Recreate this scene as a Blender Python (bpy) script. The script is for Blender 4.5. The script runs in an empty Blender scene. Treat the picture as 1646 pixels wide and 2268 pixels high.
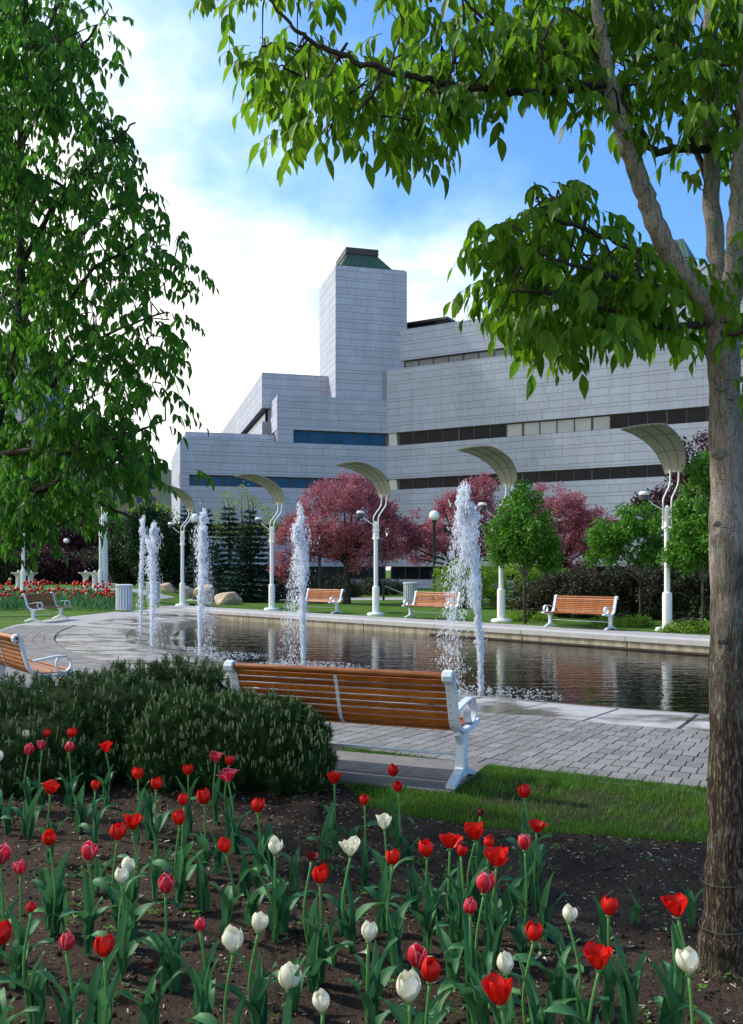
import bpy, bmesh, math, random
import numpy as np
from mathutils import Vector, Matrix, Euler

random.seed(7)
RNG = np.random.default_rng(11)
SC = bpy.context.scene
COL = SC.collection
PI = math.pi
R = math.radians

# ------------------------------------------------------------------ camera, sky, sun, exposure
EYE = 1.6
cam_d = bpy.data.cameras.new('camera')
cam = bpy.data.objects.new('camera', cam_d)
COL.objects.link(cam)
cam.location = (0, 0, EYE)
cam.rotation_euler = (R(90), 0, 0)
cam_d.sensor_fit = 'HORIZONTAL'
cam_d.sensor_width = 36
cam_d.lens = 36 * 2000 / 1646
cam_d.shift_y = 126 / 1646
cam_d.clip_start = 0.05
cam_d.clip_end = 3000
SC.camera = cam

SUN_AZ = math.atan2(-0.93, 0.37)          # clockwise from +Y, negative = left of the view
SUN_EL = R(42)
sun_dir = Vector((math.sin(SUN_AZ) * math.cos(SUN_EL), math.cos(SUN_AZ) * math.cos(SUN_EL), math.sin(SUN_EL)))
sun_l = bpy.data.lights.new('sun', 'SUN')
sun_l.energy = 2.8
sun_l.angle = R(3.0)
sun_l.color = (1.0, 0.955, 0.88)
sun_o = bpy.data.objects.new('sun', sun_l)
COL.objects.link(sun_o)
sun_o.rotation_euler = (-sun_dir).to_track_quat('-Z', 'Y').to_euler()

world = bpy.data.worlds.new('World')
SC.world = world
world.use_nodes = True
wn, wl = world.node_tree.nodes, world.node_tree.links
wn.clear()
w_out = wn.new('ShaderNodeOutputWorld')
w_bg = wn.new('ShaderNodeBackground')
w_bg.inputs['Strength'].default_value = 0.12
w_sky = wn.new('ShaderNodeTexSky')
w_sky.sky_type = 'NISHITA'
w_sky.sun_disc = False
w_sky.sun_elevation = SUN_EL
w_sky.sun_rotation = SUN_AZ
w_sky.air_density = 1.0
w_sky.dust_density = 0.6
w_sky.ozone_density = 3.0
w_tc = wn.new('ShaderNodeTexCoord')
w_map = wn.new('ShaderNodeMapping')
w_map.inputs['Location'].default_value = (0.55, 0.2, 0.36)
w_map.inputs['Scale'].default_value = (1.0, 1.0, 1.5)
wl.new(w_tc.outputs['Generated'], w_map.inputs['Vector'])
w_noi = wn.new('ShaderNodeTexNoise')
w_noi.inputs['Scale'].default_value = 3.4
w_noi.inputs['Detail'].default_value = 6
w_noi.inputs['Roughness'].default_value = 0.55
w_noi.inputs['Distortion'].default_value = 0.1
wl.new(w_map.outputs['Vector'], w_noi.inputs['Vector'])
w_sep = wn.new('ShaderNodeSeparateXYZ')
wl.new(w_tc.outputs['Generated'], w_sep.inputs['Vector'])
def wmath(op, a, b=None):
    n = wn.new('ShaderNodeMath'); n.operation = op
    for i, x in enumerate((a, b)):
        if x is None: continue
        if isinstance(x, (int, float)): n.inputs[i].default_value = x
        else: wl.new(x, n.inputs[i])
    return n.outputs[0]
# the veil of cloud thickens towards the sun's side (left) and towards the horizon
c1 = wmath('MULTIPLY', w_sep.outputs['X'], -2.6)
c2 = wmath('MULTIPLY', wmath('SUBTRACT', 0.385, w_sep.outputs['Z']), 3.2)
c3 = wmath('MULTIPLY', wmath('SUBTRACT', w_noi.outputs['Fac'], 0.5), 3.0)
csum = wmath('ADD', wmath('ADD', c1, c2), wmath('ADD', c3, 0.46))
w_ss = wn.new('ShaderNodeMapRange'); w_ss.interpolation_type = 'SMOOTHSTEP'
w_ss.inputs['From Min'].default_value = -0.15; w_ss.inputs['From Max'].default_value = 1.15
wl.new(csum, w_ss.inputs['Value'])
w_tint = wn.new('ShaderNodeMix'); w_tint.data_type = 'RGBA'; w_tint.blend_type = 'MULTIPLY'
w_tint.inputs[0].default_value = 1.0
wl.new(w_sky.outputs['Color'], w_tint.inputs[6])
w_tint.inputs[7].default_value = (0.62, 0.92, 1.18, 1)
w_mix = wn.new('ShaderNodeMix'); w_mix.data_type = 'RGBA'
wl.new(w_ss.outputs['Result'], w_mix.inputs[0])
wl.new(w_tint.outputs[2], w_mix.inputs[6])
w_cl = wn.new('ShaderNodeValToRGB')
w_cl.color_ramp.elements[0].position = 0.35; w_cl.color_ramp.elements[0].color = (0.60, 0.80, 0.93, 1)
w_cl.color_ramp.elements[1].position = 1.0; w_cl.color_ramp.elements[1].color = (1.0, 1.0, 0.95, 1)
wl.new(w_ss.outputs['Result'], w_cl.inputs['Fac'])
w_cs = wn.new('ShaderNodeVectorMath'); w_cs.operation = 'SCALE'; w_cs.inputs['Scale'].default_value = 6.7
wl.new(w_cl.outputs['Color'], w_cs.inputs[0])
wl.new(w_cs.outputs[0], w_mix.inputs[7])
wl.new(w_mix.outputs[2], w_bg.inputs['Color'])
wl.new(w_bg.outputs['Background'], w_out.inputs['Surface'])

SC.view_settings.view_transform = 'Standard'
SC.view_settings.look = 'None'
SC.view_settings.exposure = 0.92
SC.view_settings.gamma = 1.0
SC.view_settings.use_curve_mapping = False
SC.cycles.use_denoising = True
SC.cycles.max_bounces = 7
SC.cycles.transparent_max_bounces = 12
SC.cycles.caustics_reflective = False
SC.cycles.caustics_refractive = False

# ------------------------------------------------------------------ helpers
def P(px, py, d):
    """point at depth d seen at (px, py) of the 1646 x 2268 layout grid"""
    return Vector(((px - 823) / 2000 * d, d, EYE - (py - 1260) / 2000 * d))

def G(px, py, z=0.0):
    d = (EYE - z) * 2000 / (py - 1260)
    return Vector(((px - 823) / 2000 * d, d, z))

def project(v):
    return 823 + 2000 * v[0] / v[1], 1260 - 2000 * (v[2] - EYE) / v[1]

def tag(o, label=None, cat=None, group=None, kind=None):
    if label: o['label'] = label
    if cat: o['category'] = cat
    if group: o['group'] = group
    if kind: o['kind'] = kind
    return o

def empty(name, loc=(0, 0, 0), rz=0.0):
    o = bpy.data.objects.new(name, None)
    COL.objects.link(o)
    o.location = loc
    o.rotation_euler = (0, 0, rz)
    o.empty_display_size = 0.1
    return o

def obj(name, me, parent=None, loc=None, rot=None, scale=None):
    o = bpy.data.objects.new(name, me)
    COL.objects.link(o)
    if parent: o.parent = parent
    if loc is not None: o.location = loc
    if rot is not None: o.rotation_euler = rot
    if scale is not None: o.scale = scale
    return o

def copy_tree(o, parent=None):
    c = o.copy()
    COL.objects.link(c)
    c.parent = parent
    for ch in o.children:
        copy_tree(ch, c)
    return c

class MB:
    def __init__(s):
        s.v, s.f, s.m = [], [], []
    def add(s, vs, fs, mi=0):
        b = len(s.v)
        s.v += [tuple(x) for x in vs]
        s.f += [tuple(i + b for i in f) for f in fs]
        s.m += [mi] * len(fs)
        return s
    def box(s, c, sz, mi=0, M=None):
        hx, hy, hz = sz[0] / 2, sz[1] / 2, sz[2] / 2
        vs = [Vector((c[0] + x * hx, c[1] + y * hy, c[2] + z * hz)) for z in (-1, 1) for y in (-1, 1) for x in (-1, 1)]
        if M is not None: vs = [M @ v for v in vs]
        return s.add(vs, [(0, 2, 3, 1), (4, 5, 7, 6), (0, 1, 5, 4), (2, 6, 7, 3), (0, 4, 6, 2), (1, 3, 7, 5)], mi)
    def cbox(s, c, sz, ch=0.005, mi=0):
        """box with chamfered long edges along x"""
        hx, hy, hz = sz[0] / 2, sz[1] / 2, sz[2] / 2
        pr = [(-hy + ch, -hz), (hy - ch, -hz), (hy, -hz + ch), (hy, hz - ch), (hy - ch, hz), (-hy + ch, hz), (-hy, hz - ch), (-hy, -hz + ch)]
        vs = [(c[0] - hx, c[1] + y, c[2] + z) for y, z in pr] + [(c[0] + hx, c[1] + y, c[2] + z) for y, z in pr]
        fs = [(i, i + 8, (i + 1) % 8 + 8, (i + 1) % 8) for i in range(8)] + [tuple(range(8)), tuple(range(15, 7, -1))]
        return s.add(vs, fs, mi)
    def tube(s, path, rad, n=8, mi=0, cap=True):
        path = [Vector(p) for p in path]
        if isinstance(rad, (int, float)): rad = [rad] * len(path)
        vs, fs = [], []
        up = Vector((0.13, 0.21, 0.97)).normalized()
        t0 = (path[1] - path[0]).normalized()
        if abs(t0.dot(up)) > 0.9: up = Vector((0.97, 0.2, 0.1)).normalized()
        x = t0.cross(up).normalized()
        for i, p in enumerate(path):
            t = (path[min(i + 1, len(path) - 1)] - path[max(i - 1, 0)])
            if t.length < 1e-9: t = t0
            t = t.normalized()
            x = (x - t * x.dot(t)).normalized()
            y = t.cross(x)
            for k in range(n):
                a = 2 * PI * k / n
                vs.append(p + (x * math.cos(a) + y * math.sin(a)) * rad[i])
        for i in range(len(path) - 1):
            for k in range(n):
                k2 = (k + 1) % n
                fs.append((i * n + k, i * n + k2, (i + 1) * n + k2, (i + 1) * n + k))
        if cap:
            fs.append(tuple(range(n - 1, -1, -1)))
            b = (len(path) - 1) * n
            fs.append(tuple(range(b, b + n)))
        return s.add(vs, fs, mi)
    def lathe(s, prof, n=16, c=(0, 0, 0), mi=0, cap=True):
        vs, fs = [], []
        for r, z in prof:
            for k in range(n):
                a = 2 * PI * k / n
                vs.append((c[0] + r * math.cos(a), c[1] + r * math.sin(a), c[2] + z))
        for i in range(len(prof) - 1):
            for k in range(n):
                k2 = (k + 1) % n
                fs.append((i * n + k, i * n + k2, (i + 1) * n + k2, (i + 1) * n + k))
        if cap:
            fs.append(tuple(range(n - 1, -1, -1)))
            b = (len(prof) - 1) * n
            fs.append(tuple(range(b, b + n)))
        return s.add(vs, fs, mi)
    def sweep(s, path, w, t, x0=0.0, ch=0.006, mi=0, closed=False):
        """path of (y, z) points; band w wide along x, t thick across the path"""
        pts = [Vector((0, a, b)) for a, b in path]
        n = len(pts)
        tt = t if isinstance(t, (list, tuple)) else [t] * n
        vs, fs = [], []
        for i, p in enumerate(pts):
            a = pts[(i - 1) % n] if closed else pts[max(i - 1, 0)]
            b = pts[(i + 1) % n] if closed else pts[min(i + 1, n - 1)]
            d = (b - a).normalized()
            nn = Vector((0, -d.z, d.y))
            hw, ht = w / 2, tt[i] / 2
            for X, N in ((-hw + ch, -ht), (hw - ch, -ht), (hw, -ht + ch), (hw, ht - ch), (hw - ch, ht), (-hw + ch, ht), (-hw, ht - ch), (-hw, -ht + ch)):
                q = p + nn * N
                vs.append((x0 + X, q.y, q.z))
        m = n if closed else n - 1
        for i in range(m):
            j = (i + 1) % n
            for k in range(8):
                k2 = (k + 1) % 8
                fs.append((i * 8 + k, i * 8 + k2, j * 8 + k2, j * 8 + k))
        if not closed:
            fs.append(tuple(range(7, -1, -1)))
            fs.append(tuple(range((n - 1) * 8, n * 8)))
        return s.add(vs, fs, mi)
    def sphere(s, c, r, n=10, m=6, mi=0, sc=(1, 1, 1)):
        vs = [(c[0], c[1], c[2] - r * sc[2])]
        for i in range(1, m):
            ph = -PI / 2 + PI * i / m
            for k in range(n):
                a = 2 * PI * k / n
                vs.append((c[0] + r * sc[0] * math.cos(ph) * math.cos(a), c[1] + r * sc[1] * math.cos(ph) * math.sin(a), c[2] + r * sc[2] * math.sin(ph)))
        vs.append((c[0], c[1], c[2] + r * sc[2]))
        fs = [(0, 1 + (k + 1) % n, 1 + k) for k in range(n)]
        for i in range(m - 2):
            b = 1 + i * n
            for k in range(n):
                k2 = (k + 1) % n
                fs.append((b + k, b + k2, b + n + k2, b + n + k))
        b = 1 + (m - 2) * n
        fs += [(b + k, b + (k + 1) % n, len(vs) - 1) for k in range(n)]
        return s.add(vs, fs, mi)
    def mesh(s, name, mats, smooth=False):
        me = bpy.data.meshes.new(name)
        me.from_pydata(s.v, [], s.f)
        for m in (mats if isinstance(mats, (list, tuple)) else [mats]):
            me.materials.append(m)
        if any(s.m):
            me.polygons.foreach_set('material_index', s.m)
        if smooth:
            if smooth is True:
                me.polygons.foreach_set('use_smooth', [True] * len(me.polygons))
            else:
                me.polygons.foreach_set('use_smooth', [True] * len(me.polygons))
                me.set_sharp_from_angle(angle=R(smooth))
        me.update()
        return me
    def build(s, name, mats, parent=None, smooth=False, loc=None, rot=None):
        return obj(name, s.mesh(name, mats, smooth), parent, loc, rot)

def bulk(name, V, F, mats, parent=None, smooth=False, mi=None):
    """V (n,3) array, F (m,k) array"""
    me = bpy.data.meshes.new(name)
    V = np.asarray(V, dtype=np.float32); F = np.asarray(F, dtype=np.int32)
    me.vertices.add(len(V)); me.vertices.foreach_set('co', V.ravel())
    k = F.shape[1]
    me.loops.add(F.size); me.loops.foreach_set('vertex_index', F.ravel())
    me.polygons.add(len(F))
    me.polygons.foreach_set('loop_start', np.arange(0, F.size, k, dtype=np.int32))
    me.polygons.foreach_set('loop_total', np.full(len(F), k, dtype=np.int32))
    for m in (mats if isinstance(mats, (list, tuple)) else [mats]):
        me.materials.append(m)
    if mi is not None: me.polygons.foreach_set('material_index', np.asarray(mi, dtype=np.int32))
    me.polygons.foreach_set('use_smooth', np.full(len(F), bool(smooth)))
    me.update(calc_edges=True)
    return obj(name, me, parent)

def instance_mesh(base_v, base_f, mats4):
    """stack copies of a small mesh: base_v (a,3), base_f (b,k), mats4 (n,3,4)"""
    base_v = np.asarray(base_v, float); base_f = np.asarray(base_f, int)
    M = np.asarray(mats4, float)
    V = np.einsum('nij,aj->nai', M[:, :, :3], base_v) + M[:, None, :, 3]
    F = base_f[None] + (np.arange(len(M)) * len(base_v))[:, None, None]
    return V.reshape(-1, 3), F.reshape(-1, base_f.shape[1])

def frames(pos, ydir, zdir, scale):
    """(n,3,4) matrices with local y along ydir, local z near zdir"""
    pos = np.asarray(pos, float); y = np.asarray(ydir, float); z = np.asarray(zdir, float)
    y = y / (np.linalg.norm(y, axis=1, keepdims=True) + 1e-9)
    x = np.cross(y, z); x /= (np.linalg.norm(x, axis=1, keepdims=True) + 1e-9)
    z = np.cross(x, y)
    s = np.asarray(scale, float)
    if s.ndim == 1: s = np.repeat(s[:, None], 3, 1)
    M = np.zeros((len(pos), 3, 4))
    M[:, :, 0] = x * s[:, :1]; M[:, :, 1] = y * s[:, 1:2]; M[:, :, 2] = z * s[:, 2:3]
    M[:, :, 3] = pos
    return M

def in_poly(pts, poly):
    x, y = pts[:, 0], pts[:, 1]
    c = np.zeros(len(pts), bool)
    n = len(poly)
    for i in range(n):
        x1, y1 = poly[i]; x2, y2 = poly[(i + 1) % n]
        k = ((y1 > y) != (y2 > y)) & (x < (x2 - x1) * (y - y1) / (y2 - y1 + 1e-12) + x1)
        c ^= k
    return c

def poly_sample(poly, n):
    a = np.array(poly, float)
    lo, hi = a.min(0), a.max(0)
    out = []
    tot = 0
    while tot < n:
        p = RNG.uniform(lo, hi, (n * 2, 2))
        p = p[in_poly(p, poly)]
        out.append(p); tot += len(p)
    return np.concatenate(out)[:n]

def catmull(pts, k=6):
    pts = [Vector(p) for p in pts]
    out = []
    for i in range(len(pts) - 1):
        p0, p1, p2, p3 = pts[max(i - 1, 0)], pts[i], pts[i + 1], pts[min(i + 2, len(pts) - 1)]
        for j in range(k):
            t = j / k
            out.append(0.5 * ((2 * p1) + (p2 - p0) * t + (2 * p0 - 5 * p1 + 4 * p2 - p3) * t * t + (3 * p1 - p0 - 3 * p2 + p3) * t ** 3))
    out.append(pts[-1])
    return out

def lerp_list(vals, k):
    out = []
    for i in range(len(vals) - 1):
        for j in range(k):
            out.append(vals[i] + (vals[i + 1] - vals[i]) * j / k)
    return out + [vals[-1]]

# ------------------------------------------------------------------ materials
class NT:
    def __init__(s, name):
        s.mat = bpy.data.materials.new(name)
        s.mat.use_nodes = True
        s.n, s.l = s.mat.node_tree.nodes, s.mat.node_tree.links
        s.bsdf = s.n['Principled BSDF']
        s.out = s.n['Material Output']
    def new(s, t, **kw):
        n = s.n.new(t)
        for k, v in kw.items(): setattr(n, k, v)
        return n
    def val(s, sock, x):
        if isinstance(x, (int, float)): sock.default_value = x
        elif isinstance(x, (tuple, list)): sock.default_value = tuple(x) + ((1,) if len(x) == 3 and sock.type == 'RGBA' else ())
        else: s.l.new(x, sock)
    def math(s, op, a, b=0.0):
        n = s.new('ShaderNodeMath', operation=op)
        s.val(n.inputs[0], a); s.val(n.inputs[1], b)
        return n.outputs[0]
    def coords(s, kind='Object', scale=(1, 1, 1), rot=(0, 0, 0)):
        tc = s.new('ShaderNodeTexCoord')
        mp = s.new('ShaderNodeMapping')
        mp.inputs['Scale'].default_value = scale
        mp.inputs['Rotation'].default_value = rot
        s.l.new(tc.outputs[kind], mp.inputs['Vector'])
        return mp.outputs['Vector']
    def world(s, scale=(1, 1, 1)):
        g = s.new('ShaderNodeNewGeometry')
        mp = s.new('ShaderNodeMapping')
        mp.inputs['Scale'].default_value = scale
        s.l.new(g.outputs['Position'], mp.inputs['Vector'])
        return mp.outputs['Vector']
    def noise(s, vec, scale=5, detail=4, rough=0.55, dist=0.0):
        n = s.new('ShaderNodeTexNoise')
        s.l.new(vec, n.inputs['Vector'])
        n.inputs['Scale'].default_value = scale
        n.inputs['Detail'].default_value = detail
        n.inputs['Roughness'].default_value = rough
        n.inputs['Distortion'].default_value = dist
        return n.outputs['Fac']
    def voronoi(s, vec, scale=5, feature='F1'):
        n = s.new('ShaderNodeTexVoronoi', feature=feature)
        s.l.new(vec, n.inputs['Vector'])
        n.inputs['Scale'].default_value = scale
        return n.outputs['Distance']
    def ramp(s, fac, stops):
        n = s.new('ShaderNodeValToRGB')
        e = n.color_ramp.elements
        while len(e) > 1: e.remove(e[-1])
        e[0].position, e[0].color = stops[0][0], tuple(stops[0][1]) + (1,)
        for p, c in stops[1:]:
            x = e.new(p); x.color = tuple(c) + (1,)
        s.val(n.inputs['Fac'], fac)
        return n.outputs['Color']
    def mr(s, v, a, b, c, d):
        n = s.new('ShaderNodeMapRange')
        s.val(n.inputs['Value'], v)
        for k, x in zip(('From Min', 'From Max', 'To Min', 'To Max'), (a, b, c, d)): n.inputs[k].default_value = x
        return n.outputs['Result']
    def mix(s, f, a, b, mode='MIX'):
        n = s.new('ShaderNodeMix', data_type='RGBA', blend_type=mode)
        s.val(n.inputs[0], f); s.val(n.inputs[6], a); s.val(n.inputs[7], b)
        return n.outputs[2]
    def scale(s, c, f):
        n = s.new('ShaderNodeVectorMath', operation='SCALE')
        s.val(n.inputs[0], c); s.val(n.inputs['Scale'], f)
        return n.outputs[0]
    def island(s):
        return s.new('ShaderNodeNewGeometry').outputs['Random Per Island']
    def orand(s):
        return s.new('ShaderNodeObjectInfo').outputs['Random']
    def irand(s):
        return s.math('FRACT', s.math('ADD', s.island(), s.orand()))
    def bump(s, h, strength=0.3, dist=0.02):
        b = s.new('ShaderNodeBump')
        b.inputs['Strength'].default_value = strength
        b.inputs['Distance'].default_value = dist
        s.l.new(h, b.inputs['Height'])
        s.l.new(b.outputs['Normal'], s.bsdf.inputs['Normal'])
        return b
    def set(s, col=None, rough=None, spec=None, metal=None):
        if col is not None: s.val(s.bsdf.inputs['Base Color'], col)
        if rough is not None: s.val(s.bsdf.inputs['Roughness'], rough)
        if spec is not None: s.bsdf.inputs['Specular IOR Level'].default_value = spec
        if metal is not None: s.bsdf.inputs['Metallic'].default_value = metal
        return s.mat

def plain(name, col, rough=0.5, spec=0.4, var=0.12, scale=6, metal=0.0, bump=0.0, bscale=40):
    t = NT(name)
    v = t.coords('Object')
    f = t.mr(t.noise(v, scale, 5), 0.25, 0.75, 1 - var, 1 + var)
    t.set(t.scale(col, f), rough, spec, metal)
    if bump: t.bump(t.noise(v, bscale, 4), bump, 0.01)
    return t.mat

def leafmat(name, a, b, trans=0.35, rough=0.45, spec=0.35, tcol=None):
    t = NT(name)
    r = t.irand()
    big = t.noise(t.world(), 0.9, 2)
    col = t.mix(t.math('ADD', t.math('MULTIPLY', r, 0.75), t.mr(big, 0.3, 0.7, 0.0, 0.3)), a, b)
    t.set(col, rough, spec)
    tr = t.new('ShaderNodeBsdfTranslucent')
    if tcol is None: t.l.new(t.scale(col, 1.5), tr.inputs['Color'])
    else: tr.inputs['Color'].default_value = tuple(tcol) + (1,)
    mx = t.new('ShaderNodeMixShader')
    mx.inputs[0].default_value = trans
    t.l.new(t.bsdf.outputs[0], mx.inputs[1]); t.l.new(tr.outputs[0], mx.inputs[2])
    t.l.new(mx.outputs[0], t.out.inputs['Surface'])
    return t.mat

M = {}
M['white_metal'] = plain('white_paint', (0.60, 0.66, 0.72), 0.35, 0.5, 0.06, 3)
M['lamp_white'] = plain('lamp_white_paint', (0.74, 0.75, 0.74), 0.4, 0.4, 0.05, 2)
def m_wood(name, c1, c2):
    t = NT(name)
    v = t.coords('Object', (1.2, 16, 16))
    g = t.noise(v, 4, 6, 0.6, 0.8)
    col = t.mix(t.mr(g, 0.3, 0.7, 0, 1), c1, c2)
    col = t.scale(col, t.mr(t.orand(), 0, 1, 0.70, 1.22))
    col = t.scale(col, t.mr(t.noise(t.world(), 9, 5, 0.7), 0.3, 0.7, 0.78, 1.12))
    t.set(col, t.mr(g, 0.3, 0.7, 0.32, 0.5), 0.4)
    t.bump(g, 0.12, 0.004)
    return t.mat
M['wood'] = m_wood('orange_wood', (0.19, 0.048, 0.007), (0.40, 0.125, 0.016))
def m_soil():
    t = NT('soil')
    v = t.world()
    a = t.noise(v, 3, 6, 0.65); b = t.noise(v, 60, 4, 0.7)
    col = t.ramp(t.math('ADD', t.math('MULTIPLY', a, 0.5), t.math('MULTIPLY', b, 0.5)), [(0.3, (0.014, 0.010, 0.007)), (0.52, (0.052, 0.036, 0.025)), (0.7, (0.115, 0.084, 0.060))])
    t.set(col, 0.95, 0.1)
    t.bump(t.math('ADD', t.noise(v, 28, 5, 0.7), t.math('MULTIPLY', t.noise(v, 110, 3), 0.5)), 0.9, 0.03)
    return t.mat
M['soil'] = m_soil()
def m_lawn(name, a, b, c):
    t = NT(name)
    v = t.world()
    n1 = t.noise(v, 0.8, 4); n2 = t.noise(v, 22, 5, 0.7)
    col = t.ramp(t.math('ADD', t.math('MULTIPLY', n1, 0.45), t.math('MULTIPLY', n2, 0.55)), [(0.32, a), (0.5, b), (0.68, c)])
    t.set(col, 0.9, 0.1)
    t.bump(t.noise(v, 45, 4, 0.7), 0.8, 0.03)
    return t.mat
M['lawn'] = m_lawn('lawn_green', (0.025, 0.06, 0.008), (0.06, 0.13, 0.016), (0.10, 0.18, 0.028))
M['turf_soil'] = m_lawn('turf_soil', (0.016, 0.022, 0.006), (0.030, 0.036, 0.010), (0.060, 0.050, 0.022))
def m_conc(name, col, var=0.2, sc=2.0, rough=0.85):
    t = NT(name)
    v = t.world()
    f = t.math('ADD', t.mr(t.noise(v, sc, 6, 0.65), 0.3, 0.7, 1 - var, 1 + var * 0.6), t.mr(t.noise(v, 90, 3), 0.3, 0.7, -0.08, 0.08))
    t.set(t.scale(col, f), rough, 0.2)
    t.bump(t.noise(v, 120, 3), 0.25, 0.006)
    return t.mat
M['concrete'] = m_conc('grey_concrete', (0.33, 0.32, 0.315))
M['pad'] = m_conc('pad_concrete', (0.19, 0.175, 0.16), 0.3, 3.0)
M['coping'] = m_conc('coping_concrete', (0.44, 0.43, 0.42), 0.12)
def m_wallc():
    t = NT('pool_wall_concrete')
    v = t.world()
    st = t.noise(t.world((2.2, 2.2, 0.5)), 3, 5, 0.65)
    col = t.mix(t.mr(st, 0.38, 0.66, 0, 1), (0.42, 0.38, 0.29), (0.22, 0.19, 0.13))
    t.set(col, 0.9, 0.15)
    t.bump(t.noise(v, 60, 4), 0.3, 0.01)
    return t.mat
M['wallc'] = m_wallc()
def m_paver():
    t = NT('paver')
    v = t.world()
    f = t.mr(t.irand(), 0, 1, 0.80, 1.14)
    f2 = t.mr(t.noise(v, 1.1, 5, 0.65), 0.3, 0.7, 0.84, 1.12)
    f3 = t.mr(t.noise(v, 130, 3), 0.3, 0.7, 0.86, 1.1)
    col = t.scale((0.208, 0.198, 0.188), t.math('MULTIPLY', t.math('MULTIPLY', f, f2), f3))
    t.set(col, 0.85, 0.2)
    t.bump(t.noise(v, 150, 3), 0.35, 0.005)
    return t.mat
M['paver'] = m_paver()
M['joint'] = plain('joint_sand', (0.060, 0.052, 0.050), 0.95, 0.1, 0.3, 4)
def m_slab():
    t = NT('apron_slab')
    v = t.world()
    wet = t.mr(t.noise(t.world((1, 1, 0.1)), 0.55, 5, 0.6, 0.4), 0.47, 0.56, 0, 1)
    # slabs stay wet near the water line
    g = t.new('ShaderNodeNewGeometry'); sp = t.new('ShaderNodeSeparateXYZ')
    t.l.new(g.outputs['Position'], sp.inputs[0])
    low = t.mr(sp.outputs['Z'], -0.17, -0.08, 1, 0)
    # and where the wind drops the spray, on the side of the cluster of jets
    sp2 = t.mr(t.math('ADD', sp.outputs['X'], t.mr(t.noise(v, 1.3, 5, 0.7), 0.3, 0.7, -2.2, 2.2)), -1.2, 0.6, 0.95, 0)
    sp2 = t.math('MULTIPLY', sp2, t.mr(t.noise(t.world((0.7, 1.8, 1)), 1.5, 5, 0.6), 0.40, 0.56, 0.15, 1.0))
    wet = t.math('MAXIMUM', t.math('MAXIMUM', wet, low), sp2)
    f = t.math('MULTIPLY', t.mr(t.irand(), 0, 1, 0.86, 1.1), t.mr(t.noise(v, 4, 6, 0.7), 0.3, 0.7, 0.8, 1.12))
    dry = t.scale((0.42, 0.40, 0.385), f)
    col = t.mix(wet, dry, t.scale((0.15, 0.135, 0.115), f))
    t.set(col, t.mr(wet, 0, 1, 0.8, 0.16), 0.4)
    t.bump(t.noise(v, 25, 5, 0.7), 0.15, 0.01)
    return t.mat
M['slab'] = m_slab()
def m_water():
    t = NT('pool_water')
    v = t.world((1.0, 1.0, 1))
    h = t.math('ADD', t.math('MULTIPLY', t.noise(t.world((0.8, 2.6, 1)), 1.6, 3, 0.5, 0.3), 1.0), t.math('MULTIPLY', t.noise(v, 11, 3, 0.5), 0.22))
    b = t.new('ShaderNodeBump'); b.inputs['Strength'].default_value = 0.30; b.inputs['Distance'].default_value = 0.045
    t.l.new(h, b.inputs['Height'])
    fr = t.new('ShaderNodeFresnel'); fr.inputs['IOR'].default_value = 1.33
    t.l.new(b.outputs['Normal'], fr.inputs['Normal'])
    gl = t.new('ShaderNodeBsdfGlossy'); gl.inputs['Roughness'].default_value = 0.03
    gl.inputs['Color'].default_value = (1, 1, 1, 1)
    t.l.new(b.outputs['Normal'], gl.inputs['Normal'])
    tr = t.new('ShaderNodeBsdfTransparent'); tr.inputs['Color'].default_value = (0.30, 0.34, 0.28, 1)
    mx = t.new('ShaderNodeMixShader')
    t.l.new(fr.outputs[0], mx.inputs[0]); t.l.new(tr.outputs[0], mx.inputs[1]); t.l.new(gl.outputs[0], mx.inputs[2])
    t.l.new(mx.outputs[0], t.out.inputs['Surface'])
    return t.mat
M['water'] = m_water()
M['basin'] = plain('basin_floor', (0.020, 0.020, 0.014), 0.9, 0.1, 0.35, 1.5)
def m_jet():
    t = NT('splashing_water')
    t.set((0.86, 0.90, 0.96), 0.15, 0.5)
    tr = t.new('ShaderNodeBsdfTranslucent'); tr.inputs['Color'].default_value = (0.9, 0.94, 1, 1)
    tp = t.new('ShaderNodeBsdfTransparent')
    mx = t.new('ShaderNodeMixShader'); mx.inputs[0].default_value = 0.45
    t.l.new(t.bsdf.outputs[0], mx.inputs[1]); t.l.new(tr.outputs[0], mx.inputs[2])
    m2 = t.new('ShaderNodeMixShader'); m2.inputs[0].default_value = 0.58
    t.l.new(mx.outputs[0], m2.inputs[1]); t.l.new(tp.outputs[0], m2.inputs[2])
    t.l.new(m2.outputs[0], t.out.inputs['Surface'])
    return t.mat
M['jet'] = m_jet()
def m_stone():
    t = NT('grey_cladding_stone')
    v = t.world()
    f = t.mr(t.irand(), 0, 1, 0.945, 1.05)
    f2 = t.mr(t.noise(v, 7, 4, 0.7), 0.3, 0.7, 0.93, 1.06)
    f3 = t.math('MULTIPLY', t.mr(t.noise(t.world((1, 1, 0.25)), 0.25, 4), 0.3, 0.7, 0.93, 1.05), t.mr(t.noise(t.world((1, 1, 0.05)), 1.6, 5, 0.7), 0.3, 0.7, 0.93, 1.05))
    t.set(t.scale((0.375, 0.400, 0.485), t.math('MULTIPLY', t.math('MULTIPLY', f, f2), f3)), 0.7, 0.25)  # grey stone, with the blue cast of skylight mixed into its colour
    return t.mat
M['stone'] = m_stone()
M['mortar'] = plain('cladding_joint', (0.215, 0.225, 0.275), 0.9, 0.1, 0.1, 1)
M['bronze'] = plain('dark_bronze', (0.045, 0.033, 0.030), 0.45, 0.4, 0.15, 1)
M['glass_dark'] = plain('dark_glass', (0.008, 0.010, 0.015), 0.10, 0.12, 0.4, 0.7)
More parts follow.
